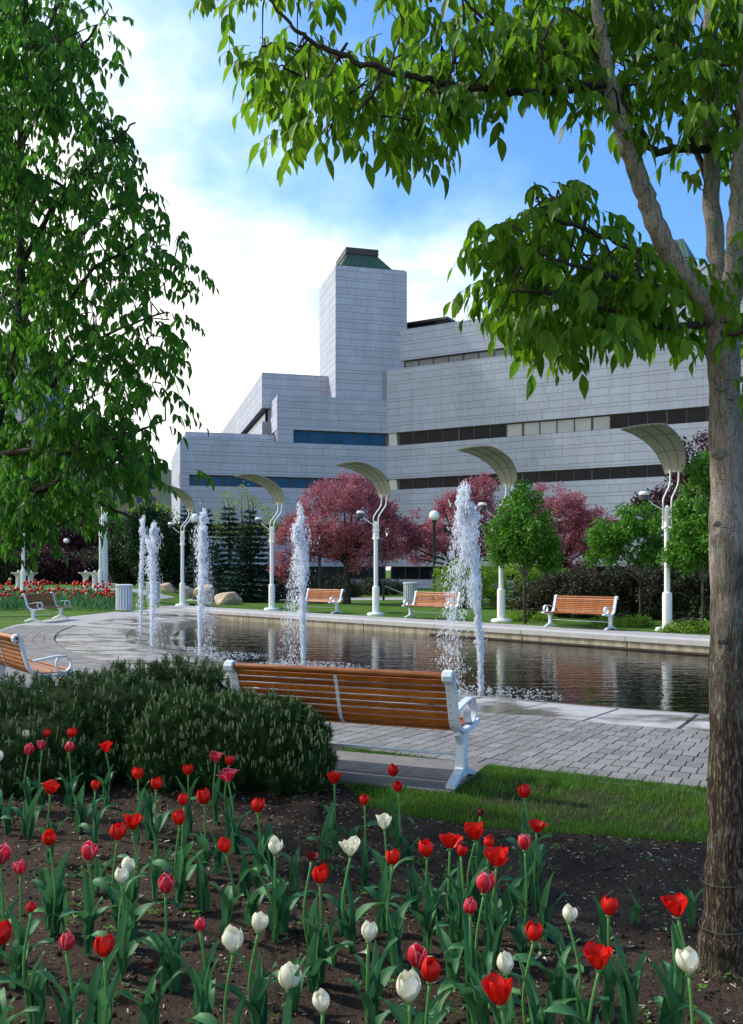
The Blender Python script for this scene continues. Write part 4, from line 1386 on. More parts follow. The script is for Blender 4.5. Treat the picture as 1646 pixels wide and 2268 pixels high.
# ------------------------------------------------------------------ mid-distance trees and shrubs
LEAF_V = np.array([(0, 0, 0), (0.32, 0.42, 0.05), (0, 1, -0.08), (-0.32, 0.42, 0.05)])
LEAF_F = np.array([(0, 1, 2, 3)])
def scatter_leaves(centres, n_each, clump, size, up=0.3, rng=RNG, aspect=1.0):
    n = len(centres) * n_each
    c = np.repeat(np.asarray(centres), n_each, 0)
    off = rng.normal(0, 1, (n, 3)); off /= np.linalg.norm(off, axis=1, keepdims=True)
    off *= (rng.random((n, 1)) ** 0.5) * np.asarray(clump)
    pos = c + off
    y = rng.normal(0, 1, (n, 3)) + off / (np.max(clump) + 1e-6) * 1.1; y[:, 2] -= 0.25
    z = rng.normal(0, 0.8, (n, 3)); z[:, 2] += up * 3
    s = size * rng.uniform(0.65, 1.25, n)
    return frames(pos, y, z, np.stack([s * aspect, s, s], 1))
def crown_centres(lobes, n, rng, shell=0.45):
    """points in the outer part of a union of ellipsoids"""
    out = []
    w = np.array([l[1][0] * l[1][1] * l[1][2] for l in lobes]) ** 0.67; w /= w.sum()
    for (c, r), k in zip(lobes, w):
        m = max(4, int(n * k))
        d = rng.normal(0, 1, (m, 3)); d /= np.linalg.norm(d, axis=1, keepdims=True)
        rr = (shell + (1 - shell) * rng.random((m, 1)) ** 0.6) * (0.86 + 0.2 * rng.random((m, 1)))
        out.append(np.array(c) + d * rr * np.array(r))
    return np.concatenate(out)
def tree(name, label, base, trunk_h, trunk_r, lobes, mat, n_clump, n_leaf, clump, size, cat='tree', group=None, fork=3, seed=1, bark='bark_dark', limbs=9, lean=(0, 0)):
    n_leaf = int(n_leaf * (1.0 if mat == 'leaf_lime' else 1.7)); size = size * 0.88
    rng = np.random.default_rng(seed)
    e = empty(name, base); tag(e, label, cat, group)
    lobes = [((c[0], c[1], c[2]), r) for c, r in lobes]
    C = crown_centres(lobes, n_clump, rng)
    tk = MB()
    top = Vector((lean[0], lean[1], trunk_h))
    pts = [Vector((0, 0, -0.05)), Vector((lean[0] * 0.2 + rng.normal(0, 0.02), lean[1] * 0.2, trunk_h * 0.5)), top]
    tk.tube(catmull(pts, 4), lerp_list([trunk_r * 1.3, trunk_r, trunk_r * 0.8], 4), 8)
    tko = tk.build('trunk', M[bark], e, True)
    lb = MB()
    for i in range(limbs):
        c = C[rng.integers(len(C))]
        m = top.lerp(Vector(c), 0.5) + Vector((rng.normal(0, .12), rng.normal(0, .12), rng.uniform(-0.1, 0.2)))
        lb.tube(catmull([top - Vector((0, 0, trunk_h * 0.06 * (i % 3))), m, Vector(c)], 4), lerp_list([trunk_r * 0.6, trunk_r * 0.35, trunk_r * 0.08], 4), 5)
    lb.build('limb_work', M[bark], tko, True)
    V, F = instance_mesh(LEAF_V, LEAF_F, scatter_leaves(C, n_leaf, clump, size, rng=rng))
    tag(bulk('crown', V, F, M[mat], e), kind='stuff')
    return e
def at_ground(px, d, z=0.0): return Vector(((px - 823) / 2000 * d, d, z))
def sc(d): return d / 2000
# flowering crab-apples
p = at_ground(768, 41); s = sc(41)
tree('flowering_tree', 'large pink flowering tree behind the white lamp posts', p, 2.0, 0.16,
     [((0, 0, 3.9), (2.5, 2.2, 1.75)), ((-1.9, 0.2, 3.1), (1.5, 1.4, 1.2)), ((1.9, 0.1, 3.3), (1.45, 1.4, 1.25)), ((0.1, 0, 5.0), (1.5, 1.4, 0.95)), ((-2.6, 0.3, 1.9), (0.9, 0.9, 0.9)), ((2.6, 0.2, 2.9), (0.7, .7, .7)), ((0.6, -.4, 2.5), (1.8, 1.5, 0.9))], 'leaf_pink', 330, 62, 0.34, 0.13, group='pink flowering trees', seed=2, limbs=22)
p = at_ground(1012, 42)
tree('flowering_tree', 'pink flowering tree behind the globe lamp and hedge', p, 1.9, 0.12,
     [((-0.3, 0, 3.6), (2.0, 1.8, 1.3)), ((0.6, 0, 4.7), (1.5, 1.4, 1.0)), ((-1.6, 0.2, 2.7), (1.2, 1.2, 0.8)), ((1.8, 0, 3.2), (1.4, 1.4, 1.5)), ((1.2, 0, 5.3), (0.9, 0.8, 0.7))], 'leaf_pink', 210, 56, 0.32, 0.13, group='pink flowering trees', seed=4, limbs=22)
p = at_ground(1245, 42)
tree('flowering_tree', 'pink flowering tree showing between the two green trees', p, 1.9, 0.12,
     [((0, 0, 3.6), (2.0, 1.8, 1.6)), ((-0.6, 0, 4.7), (1.1, 1.0, 1.0)), ((1.4, 0, 3.2), (1.2, 1.2, 1.3)), ((0.2, 0, 2.2), (2.2, 1.6, 1.0))], 'leaf_pink', 190, 56, 0.32, 0.13, group='pink flowering trees', seed=6, limbs=16)
# young green trees on the far bank
p = at_ground(1163, 26.0, 0.03)
tree('young_green_tree', 'round green tree behind the bench with the canopy lamp', p, 1.45, 0.042,
     [((-0.05, -0.1, 2.55), (1.05, 1.1, 0.85)), ((0.0, 0, 3.35), (0.68, 0.7, 0.66)), ((-0.5, -0.3, 2.1), (0.6, 0.7, 0.45)), ((0.68, 0, 2.1), (0.62, 0.7, 0.5))], 'leaf_green', 120, 60, 0.24, 0.125, group='young green trees', seed=7, limbs=12, bark='bark')
p = at_ground(1418, 26.6, 0.03)
tree('young_green_tree', 'green tree with thin forked trunk left of the nearest lamp post', p, 1.25, 0.038,
     [((-0.25, 0, 2.35), (1.25, 1.0, 0.62)), ((0.1, 0, 3.0), (0.75, 0.7, 0.55)), ((-0.95, 0, 2.55), (0.6, 0.6, 0.4)), ((0.5, 0, 2.0), (0.6, 0.6, 0.35)), ((-1.1, -.1, 1.9), (0.45, 0.5, 0.3))], 'leaf_green', 105, 54, 0.22, 0.12, group='young green trees', seed=9, limbs=12, bark='bark')
p = at_ground(1556, 22.5, 0.03)
tree('young_green_tree', 'green tree partly hidden by the big trunk', p, 1.4, 0.036,
     [((-0.2, -.1, 2.35), (0.85, 0.8, 0.62)), ((0.0, 0, 3.15), (0.62, 0.6, 0.75)), ((0.1, 0, 3.95), (0.4, 0.4, 0.45)), ((-0.55, -.3, 1.9), (0.5, 0.5, 0.36)), ((0.55, 0, 1.95), (0.6, 0.5, 0.5))], 'leaf_green', 120, 56, 0.24, 0.12, group='young green trees', seed=10, limbs=12, bark='bark')
# purple-leaved tree behind them
p = at_ground(1520, 34)
tree('purple_tree', 'dark purple-leaved tree rising beside the big trunk', p, 2.2, 0.13,
     [((-0.2, 0, 4.2), (1.7, 1.4, 1.0)), ((0.6, 0, 5.6), (1.3, 1.2, 1.2)), ((1.4, 0, 4.2), (1.6, 1.4, 2.0)), ((-1.1, 0, 3.9), (1.0, 0.9, 0.55))], 'leaf_purple', 150, 60, 0.34, 0.15, group='purple-leaved trees', seed=12, limbs=14)
for (px, d, hh, lab, sd) in ((150, 66, 5.2, 'dark purple tree behind the globe lamp at left', 13), (60, 70, 5.8, 'dark purple tree behind the far lamp post at left', 14), (215, 72, 5.4, 'dark purple tree behind the white column', 15)):
    p = at_ground(px, d, 0.55)
    tree('purple_tree', lab, p, 1.6, 0.15, [((0, 0, hh * 0.62), (2.6, 2.2, hh * 0.36)), ((-1.4, 0, hh * .45), (1.6, 1.4, 1.3)), ((1.5, 0, hh * .45), (1.6, 1.4, 1.3))], 'leaf_purple', 130, 60, 0.5, 0.22, group='purple-leaved trees', seed=sd, limbs=10)
# thin lime-green tree in front of the building
p = at_ground(545, 52)
tree('lime_tree', 'thin airy lime-green tree behind the spruces', p, 2.2, 0.09,
     [((0, 0, 4.4), (2.3, 2.0, 1.6)), ((-0.4, 0, 5.6), (1.5, 1.2, 0.9)), ((-1.4, 0, 3.8), (1.0, 1.0, 0.8)), ((1.4, 0, 3.9), (1.0, 1.0, 0.8))], 'leaf_lime', 130, 16, 0.34, 0.14, seed=16, limbs=40)
p = at_ground(330, 64)
tree('lime_tree', 'pale green tree behind the thin pair of jets', p, 2.2, 0.12, [((0, 0, 4.4), (2.2, 2.0, 1.9)), ((1.6, 0, 3.4), (1.6, 1.4, 1.4))], 'leaf_hedge', 110, 44, 0.45, 0.2, seed=17, limbs=10)
# broad green trees that close the view at far left and under the overhanging tree
for (px, d, hh, w, lab, sd, mt) in ((30, 85, 8.5, 4.6, 'tall green tree far behind the left lamp post', 41, 'leaf_green'), (130, 95, 9.0, 5.0, 'broad green tree in front of the tan apartment block', 42, 'leaf_hedge'), (215, 90, 7.0, 4.0, 'green tree below the tan apartment block', 43, 'leaf_green')):
    p = at_ground(px, d, 0.5)
    tree('green_tree', lab, p, 2.6, 0.25, [((0, 0, hh * 0.6), (w, w * .8, hh * 0.38)), ((-w * .5, 0, hh * .42), (w * .55, w * .5, hh * .25)), ((w * .5, 0, hh * .45), (w * .55, w * .5, hh * .25))], mt, 150, 55, 0.8, 0.34, group='far green trees', seed=sd, limbs=10)
# spruces and other evergreens
def spruce(name, label, px, d, z0, h, w, mat, seed, group='evergreens by the boulders', dens=1.0):
    rng = np.random.default_rng(seed)
    e = empty(name, at_ground(px, d, z0)); tag(e, label, 'tree', group)
    MB().tube([(0, 0, -0.05), (0, 0, h * 0.5), (0, 0, h)], [0.09, 0.06, 0.012], 7).build('trunk', M['bark_dark'], e, True)
    pos, yd = [], []
    nw = int(h / 0.26)
    for i in range(nw):
        t = i / nw
        z = 0.25 + (h - 0.3) * t
        L = w * (1 - t) ** 0.85 * (0.9 + 0.2 * rng.random()) + 0.08
        nb = int(9 + 7 * (1 - t))
        a0 = rng.uniform(0, 2 * PI)
        for b_ in range(nb):
            a = a0 + 2 * PI * b_ / nb + rng.normal(0, 0.12)
            l = L * rng.uniform(0.75, 1.1)
            nt = max(6, int(l / 0.032 * dens))
            for q in range(nt):
                f = (q + rng.random()) / nt
                rr = l * f
                dz = -0.22 * l * f + 0.20 * l * f * f + rng.normal(0, 0.025)
                side = rng.normal(0, 0.10 + 0.12 * l * (1 - abs(2 * f - 1.1)))
                pos.append((rr * math.cos(a) - side * math.sin(a), rr * math.sin(a) + side * math.cos(a), z + dz))
                yd.append((math.cos(a + side * 1.5), math.sin(a + side * 1.5), rng.normal(0.05, 0.28)))
    n = len(pos)
    s = rng.uniform(0.8, 1.3, n)
    zz = rng.normal(0, 0.35, (n, 3)); zz[:, 2] += 1
    V, F = instance_mesh(LEAF_V, LEAF_F, frames(pos, yd, zz, np.stack([s * 0.17, s * 0.21, s * 0.1], 1)))
    tag(bulk('crown', V, F, M[mat], e), kind='stuff')
spruce('spruce_tree', 'dark blue-green spruce, right one of the pair behind the boulders', 555, 43, 0.0, 4.6, 1.45, 'spruce', 1)
spruce('spruce_tree', 'dark blue-green spruce, left one of the pair behind the boulders', 508, 45, 0.0, 4.9, 1.45, 'spruce', 2)
spruce('spruce_tree', 'slim spruce behind the middle jet', 455, 50, 0.0, 5.1, 1.3, 'spruce', 3)
spruce('spruce_tree', 'slim spruce top showing beside the second lamp canopy', 415, 54, 0.0, 5.6, 1.5, 'spruce', 4)
for (px, d, lob, lab, sd) in ((350, 54, [((0, 0, 2.6), (1.9, 1.6, 2.2)), ((-0.6, 0, 4.2), (1.2, 1.1, 1.2))], 'dense dark evergreen behind the pair of jets', 51),
                              (285, 57, [((0, 0, 2.3), (1.9, 1.6, 2.0)), ((0.3, 0, 3.9), (1.1, 1.1, 0.9))], 'dense dark evergreen behind the litter bin', 52)):
    tree('evergreen_shrub', lab, at_ground(px, d, 0.1), 1.0, 0.12, lob, 'ever', 170, 60, 0.42, 0.2, group='evergreens by the boulders', seed=sd, limbs=6)
# hedges and shrubs behind the far benches
def shrub(name, label, px, d, z, lobes, mat, n_clump, n_leaf, clump, size, seed, group):
    tree(name, label, at_ground(px, d, z), 0.35, 0.05, lobes, mat, n_clump, n_leaf, clump, size, 'shrub', group, seed=seed, limbs=7)
shrub('hedge_shrub', 'bright green clipped hedge behind the slatted bench', 1030, 36, 0.03, [((0, 0, 0.95), (1.3, 1.0, 1.0)), ((1.6, 0.3, 1.0), (1.5, 1.0, 0.95)), ((3.2, 0.6, 0.95), (1.2, 1.0, 0.9))], 'leaf_hedge', 210, 64, 0.26, 0.095, 61, 'shrubs behind the benches')
for i, (px, d, w, h, lab) in enumerate(((1255, 29.5, 1.3, 1.25, 'dark brownish shrub behind the left end of the nearest far bench'), (1330, 28.6, 1.2, 1.35, 'dark brownish shrub behind the right end of the nearest far bench'), (1400, 29.0, 1.3, 1.3, 'dark shrub between the two thin tree trunks, left'),
                                        (1465, 28.0, 1.2, 1.45, 'dark shrub right behind the nearest lamp post'), (1545, 27.6, 1.4, 1.5, 'dark shrub beside the big trunk'), (1200, 31, 1.2, 1.1, 'dark shrub at the end of the bright hedge'))):
    shrub('dark_shrub', lab, px, d, 0.03, [((0, 0, h * 0.5), (w, 0.9, h * 0.62)), ((0.5, 0.2, h * 0.8), (w * 0.6, 0.7, h * 0.5))], 'leaf_dark', 110, 60, 0.26, 0.10, 70 + i, 'dark shrubs behind the benches')
for i, (px, d, w, lab) in enumerate(((1380, 24.6, 1.0, 'low green groundcover tuft left of the nearest lamp post'), (1535, 22.3, 1.0, 'low green groundcover tuft right of the nearest lamp post'), (1180, 27.3, 0.8, 'low green groundcover tuft beside the half-hidden lamp post'))):
    shrub('groundcover_plant', lab, px, d, 0.03, [((0, 0, 0.08), (w, 0.5, 0.16))], 'leaf_hedge', 60, 50, 0.14, 0.06, 80 + i, 'groundcover under the young trees')
for i, (px, d, w, h, lab) in enumerate(((730, 50, 2.2, 1.1, 'low brown-green shrub under the large pink tree'), (660, 52, 1.8, 1.3, 'low brown-green shrub left of the pink tree trunk'), (620, 47, 1.2, 0.9, 'low shrub right of the spruces'), (400, 56, 1.6, 0.9, 'low tawny shrub behind the boulders'), (830, 54, 2.0, 0.9, 'low shrub beside the handrail'))):
    shrub('low_shrub', lab, px, d, 0.03, [((0, 0, h * 0.45), (w, 0.9, h * 0.6))], 'leaf_dark', 80, 50, 0.3, 0.13, 90 + i, 'low shrubs by the building')
# dark mass of shrubs far left behind the pedestals
for i, (px, d, w, h, lab) in enumerate(((10, 58, 2.6, 2.0, 'dark hedge section at the left photo edge'), (100, 60, 3.0, 2.1, 'dark hedge section behind the bench at left'), (185, 62, 2.6, 2.0, 'dark hedge section behind the white column'), (-60, 60, 3, 2.4, 'dark hedge section beyond the left photo edge'))):
    shrub('dark_hedge', lab, px, d, 0.55, [((0, 0, h * 0.5), (w, 1.2, h * 0.6))], 'leaf_purple' if i % 2 else 'leaf_dark', 120, 60, 0.45, 0.17, 100 + i, 'dark hedges at the back')

# ------------------------------------------------------------------ far tulip bed
def tulip_small(mat):
    m_ = MB()
    m_.tube([(0, 0, 0), (0.01, 0, 0.22), (0, 0, 0.42)], 0.006, 4, 1)
    m_.lathe([(0.008, 0.41), (0.034, 0.44), (0.038, 0.475), (0.026, 0.51), (0.0, 0.515)], 7, mi=0, cap=False)
    return m_.mesh('tulip', [mat, M['tstem']], True)
ts_r, ts_w = tulip_small(M['pet_red']), tulip_small(M['pet_white'])
poly = [(-15.6, 33.5), (-9.9, 34.4), (-9.8, 36.5), (-11.5, 39.5), (-17.5, 40.5), (-18.0, 36)]
pts = poly_sample(poly, 230)
for i, (x, y) in enumerate(pts):
    wht = RNG.random() < 0.07
    o = obj('tulip', ts_w if wht else ts_r, None, (x, y, bz(x, y) - 0.01), (RNG.normal(0, .08), RNG.normal(0, .08), RNG.uniform(0, 6)))
    s = RNG.uniform(1.05, 1.35); o.scale = (s * 1.25, s * 1.25, s)
    tag(o, 'small white tulip among red ones in the far bed' if wht else 'small red tulip massed in the far bed behind the bench', 'tulip', 'white tulips in the far bed' if wht else 'red tulips in the far bed')
TL_V = np.array([(0, 0, 0), (0.5, 0.35, 0.12), (0.38, 0.7, 0.1), (0, 1, 0), (-0.38, 0.7, 0.1), (-0.5, 0.35, 0.12)])
n = 1500
pts = poly_sample(poly, n)
pos = np.stack([pts[:, 0], pts[:, 1], bank_z(pts[:, 0], pts[:, 1]) - 0.01], 1)
yd = RNG.normal(0, 0.35, (n, 3)); yd[:, 2] = 1
V, F = instance_mesh(TL_V, np.array([(0, 1, 2, 3), (0, 3, 4, 5)]), frames(pos, yd, RNG.normal(0, 1, (n, 3)), np.stack([RNG.uniform(.05, .08, n), RNG.uniform(.26, .42, n), np.full(n, .05)], 1)))
tag(bulk('tulip_foliage', V, F, M['tleaf']), 'blue-green tulip leaves filling the far bed', 'foliage', None, 'stuff')

# ------------------------------------------------------------------ mugo pine shrubs in front
def mugo(label, lobes, n_shoot, seed):
    rng = np.random.default_rng(seed)
    c0 = Vector((lobes[0][0][0], lobes[0][0][1], 0))
    e = empty('mugo_pine', c0); tag(e, label, 'shrub', 'dwarf pine shrubs beside the near bench')
    S = []
    w = np.array([r[0] * r[2] for c, r in lobes]); w = w / w.sum()
    for (c, r), k in zip(lobes, w):
        m = int(n_shoot * k * 2.2)
        d = rng.normal(0, 1, (m, 3)); d[:, 2] = np.abs(d[:, 2]) * 0.95 - 0.35; d /= np.linalg.norm(d, axis=1, keepdims=True)
        bump = 0.07 * np.sin(5.1 * d[:, :1] + 3 * d[:, 2:] + 1) * np.sin(4.3 * d[:, 1:2] + 2) + 0.06 * np.sin(11 * d[:, :1]) * np.sin(9 * d[:, 2:] + 2)
        p = np.array(c) + d * np.array(r) * (0.92 + bump + 0.14 * rng.random((m, 1)) ** 2)
        keep = p[:, 2] > 0.03
        for c2, r2 in lobes:
            if c2 is c: continue
            keep &= (((p - np.array(c2)) / np.array(r2)) ** 2).sum(1) > 0.9
        keep &= (p[:, 1] - c[1] < r[1] * 0.55)
        S.append(np.concatenate([p[keep], d[keep]], 1))
    S = np.concatenate(S); rng.shuffle(S); S = S[:n_shoot]
    pos, dr = S[:, :3] - np.array(c0), S[:, 3:]
    m = len(S)
    up = dr * 0.55 + np.array([0, 0, 0.75]) + rng.normal(0, 0.16, (m, 3)); up /= np.linalg.norm(up, axis=1, keepdims=True)
    # needles: thin blades round each shoot
    NN = 60
    base = np.repeat(pos, NN, 0); ax = np.repeat(up, NN, 0)
    t = rng.random((m * NN, 1))
    rad = rng.normal(0, 1, (m * NN, 3)); rad -= ax * (rad * ax).sum(1, keepdims=True); rad /= np.linalg.norm(rad, axis=1, keepdims=True)
    nd = rad * 0.85 + ax * (0.35 + 0.55 * t)
    ln = rng.uniform(0.040, 0.062, m * NN)
    ND_V = np.array([(-0.5, 0, 0), (0.5, 0, 0), (0, 1, 0)])
    V, F = instance_mesh(ND_V, np.array([(0, 1, 2)]), frames(base - ax * 0.085 * (1 - t), nd, rng.normal(0, 1, (m * NN, 3)), np.stack([np.full(m * NN, 0.0040), ln, ln], 1)))
    tag(bulk('needles', V, F, M['mugo'], e), kind='stuff')
    # pale candles at the tips
    k = 0
    cp, cd, cs_ = [], [], []
    for i in range(m):
        if rng.random() < 0.5:
            for _ in range(rng.integers(1, 4)):
                cp.append(pos[i] + rng.normal(0, 0.010, 3)); v = up[i] * 0.4 + np.array([0, 0, 0.8]) + rng.normal(0, 0.10, 3); cd.append(v)
                cs_.append(rng.uniform(0.028, 0.058))
    a = np.linspace(0, 2 * PI, 5, endpoint=False)
    CV = np.concatenate([np.stack([np.cos(a), np.zeros(5), np.sin(a)], 1), np.stack([0.85 * np.cos(a), np.full(5, 0.85), 0.85 * np.sin(a)], 1)])
    CF = np.array([(i, (i + 1) % 5, 5 + (i + 1) % 5, 5 + i) for i in range(5)] + [(5, 6, 7, 8), (5, 8, 9, 9)][:1])
    q = len(cp); ss = np.array(cs_)
    V, F = instance_mesh(CV, CF, frames(np.array(cp), np.array(cd), np.tile([1., 0.3, 0.], (q, 1)), np.stack([np.full(q, 0.0050), ss, np.full(q, 0.0050)], 1)))
    tag(bulk('candles', V, F, M['candle'], e), kind='stuff')
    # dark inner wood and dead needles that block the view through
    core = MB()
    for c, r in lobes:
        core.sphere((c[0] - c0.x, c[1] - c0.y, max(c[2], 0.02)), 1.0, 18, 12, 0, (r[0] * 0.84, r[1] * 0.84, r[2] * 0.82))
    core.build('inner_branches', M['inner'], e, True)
    st = MB()
    for i in range(7):
        q = pos[rng.integers(m)]
        st.tube([(rng.normal(0, .08), rng.normal(0, .06), 0), tuple(q * 0.5 + np.array([0, 0, 0.05])), tuple(q)], [0.025, 0.016, 0.006], 6)
    st.build('stem', M['bark_dark'], e, True)
mugo('rounded dwarf pine shrub in front of the near bench', [((-0.90, 6.75, 0.25), (0.58, 0.48, 0.42)), ((-1.33, 6.85, 0.22), (0.52, 0.5, 0.46)), ((-0.54, 6.55, 0.16), (0.27, 0.32, 0.30))], 1150, 5)
mugo('spreading dwarf pine shrub at the left photo edge', [((-2.25, 7.2, 0.28), (0.75, 0.6, 0.50)), ((-3.05, 7.3, 0.25), (0.8, 0.7, 0.50)), ((-2.6, 6.75, 0.15), (0.8, 0.5, 0.42))], 1250, 6)
mugo('tall dwarf pine shrub behind the left end of the near bench', [((-1.62, 7.75, 0.32), (0.55, 0.5, 0.52)), ((-2.05, 7.9, 0.28), (0.5, 0.5, 0.50))], 760, 7)

# ------------------------------------------------------------------ the two near trees
def leaflet(fold=0.16, droop=0.12):
    ys = [0, 0.12, 0.32, 0.55, 0.78, 1.0]; ws = [0.02, 0.11, 0.19, 0.185, 0.10, 0.0]
    V, F = [], []
    for y, w in zip(ys, ws):
        zc = -droop * y * y
        V += [(-w, y, zc + fold * w * 1.6), (0, y, zc), (w, y, zc + fold * w * 1.6)]
    for i in range(5):
        for k in (0, 1):
            a = i * 3 + k
            F.append((a, a + 1, a + 4, a + 3))
    return np.array(V), np.array(F)
LV, LF = leaflet()
LV2, _ = leaflet(0.45, 0.30)
LV2[:, 0] += 0.06 * np.sin(LV2[:, 1] * 3)
LV2[:, 2] += 0.025 * np.sin(LV2[:, 1] * 9) * np.sign(LV2[:, 0])
def near_tree(name, label, trunk_pts, trunk_rad, limbs, regions, leafmat_, barkm, twigm, seed, depth, leaf_len, per_spray, single_score):
    rng = np.random.default_rng(seed)
    base = Vector(trunk_pts[0])
    e = empty(name, base); tag(e, label, 'tree')
    tr = MB()
    pth = catmull(trunk_pts, 24); rad = lerp_list(trunk_rad, 24)
    rad = [r_ * (1 + 0.05 * math.sin(i * 0.37) + 0.02 * math.sin(i * 0.95 + 1)) for i, r_ in enumerate(rad)]
    NS = 56
    tr.tube([p - base for p in pth], rad, NS)
    from mathutils import noise as mnoise
    for i in range(len(pth)):
        cen = pth[i] - base
        for k in range(NS):
            v = Vector(tr.v[i * NS + k]); dv = v - cen
            if dv.length < 1e-6: continue
            nz = mnoise.noise(Vector((dv.x * 70, dv.y * 70, v.z * 9))) + 0.6 * mnoise.noise(Vector((dv.x * 30 + 5, dv.y * 30, v.z * 3)))
            flare = 0.0
            if v.z < 0.30:
                an = math.atan2(dv.y, dv.x)
                flare = (1 - max(v.z, 0) / 0.30) ** 2 * (0.10 + 0.16 * max(0, math.sin(an * 4 + 1.0)) ** 1.5)
            tr.v[i * NS + k] = tuple(cen + dv * (1 + 0.045 * nz + flare))
    tko = tr.build('trunk', barkm, e, True)
    skel = []
    for pts, rads in limbs:
        pth = catmull(pts, 7)
        pth = [p + Vector(rng.normal(0, 0.004, 3)) for p in pth]
        MB().tube([p - base for p in pth], lerp_list(rads, 7), 10).build('limb' if rads[0] > 0.028 else 'branch', barkm if rads[0] > 0.028 else twigm, e, True)
        skel += [(p, r_) for p, r_ in zip(pth, lerp_list(rads, 7))]
    SK = np.array([p[:] for p, r_ in skel])
    tw = MB()
    pos, yd, zd, sz = [], [], [], []
    for poly, n_cl, n_sp, cl_r in regions:
        cpts = poly_sample(poly, n_cl)
        cl = [np.array(P(px, py, rng.uniform(*depth))) for px, py in cpts]
        cl.sort(key=lambda c: ((SK - c) ** 2).sum(1).min())
        for c in cl:
            # nearest branch point gives the twig
            q = SK[np.argmin(((SK - c) ** 2).sum(1) + 0.15 * np.maximum(SK[:, 2] - c[2], 0))]
            m = (q + c) / 2 + np.array([0, 0, 0.05]) + rng.normal(0, 0.03, 3)
            SK = np.concatenate([SK, c[None], m[None]])
            tw.tube(catmull([Vector(q) - base, Vector(m) - base, Vector(c) - base], 4), lerp_list([0.0055, 0.004, 0.002], 4), 4, cap=False)
            hd = c - q; hd[2] = 0
            hd = hd / (np.linalg.norm(hd) + 1e-6)
            for s_ in range(n_sp):
                o = c + rng.normal(0, cl_r, 3) * np.array([1, 1, 0.8])
                a = rng.uniform(0, 2 * PI)
                out = np.array([math.cos(a), math.sin(a), 0]) * 0.8 + hd * 0.7
                out /= np.linalg.norm(out)
                # rachis: leaves the twig outwards and hangs
                L = leaf_len * rng.uniform(1.2, 1.8)
                npair = per_spray // 2
                for i in range(npair + 1):
                    f = (i + 0.6) / (npair + 0.6)
                    pr = o + out * L * f + np.array([0, 0, -0.55 * L * f * f])
                    tang = out + np.array([0, 0, -1.1 * f])
                    side = np.cross(tang, [0, 0, 1.0]); side /= np.linalg.norm(side) + 1e-6
                    for sg in ((0,) if i == npair else (-1, 1)):
                        v = side * sg * 0.65 + tang * (0.45 if sg else 0.9) + np.array([0, 0, -0.85]) + rng.normal(0, 0.18, 3)
                        pos.append(pr); yd.append(v)
                        zz = np.array([0, 0, 0.9]) + out * 0.6 + rng.normal(0, 0.25, 3)
                        zd.append(zz); sz.append(leaf_len * rng.uniform(0.55, 1.22) * (1.08 if sg == 0 else 1))
                tw.tube([Vector(o) - base, Vector(o + out * L * 0.5 + np.array([0, 0, -0.14 * L])) - base, Vector(o + out * L + np.array([0, 0, -0.55 * L])) - base], [0.0016, 0.0013, 0.001], 3, cap=False)
    tag(tw.build('twigs', twigm, e), kind='stuff')
    pos = np.array(pos); sz = np.array(sz)
    MM = frames(pos - np.array(base), np.array(yd), np.array(zd), np.stack([sz * rng.uniform(0.85, 1.15, len(sz)), sz, sz], 1))
    # the leaves that show largest, inside the picture, stand alone; the rest form the crown
    px = 823 + 2000 * pos[:, 0] / pos[:, 1]; py = 1260 - 2000 * (pos[:, 2] - EYE) / pos[:, 1]
    inside = (px > 20) & (px < 1625) & (py > 20) & (py < 1600)
    sc_ = np.where(inside, sz / pos[:, 1], 0) * (1 + 0.0 * px)
    order = np.argsort(-sc_)
    me = bpy.data.meshes.new('leaf'); me.from_pydata([tuple(v) for v in LV], [], [tuple(f) for f in LF]); me.materials.append(leafmat_)
    for i in order[:300]:
        o = obj('leaf', me, e)
        m4 = np.eye(4); m4[:3] = MM[i]
        o.matrix_local = Matrix(m4.tolist())
    rest = order[300:]
    V, F = instance_mesh(LV, LF, MM[rest[::2]])
    V2, F2 = instance_mesh(LV2, LF, MM[rest[1::2]])
    F = np.concatenate([F, F2 + len(V)]); V = np.concatenate([V, V2])
    tag(bulk('crown', V, F, leafmat_, e), kind='stuff')
    print(name, 'leaves', len(pos))
    return e, tko
TD = 3.6
def Q(*a): return [P(x, y, d) for x, y, d in a]
tp = Q((1607, 2165, 3.6), (1609, 2060, 3.6), (1613, 1850, 3.6), (1615, 1500, 3.6), (1611, 1100, 3.6), (1604, 820, 3.6), (1600, 690, 3.6))
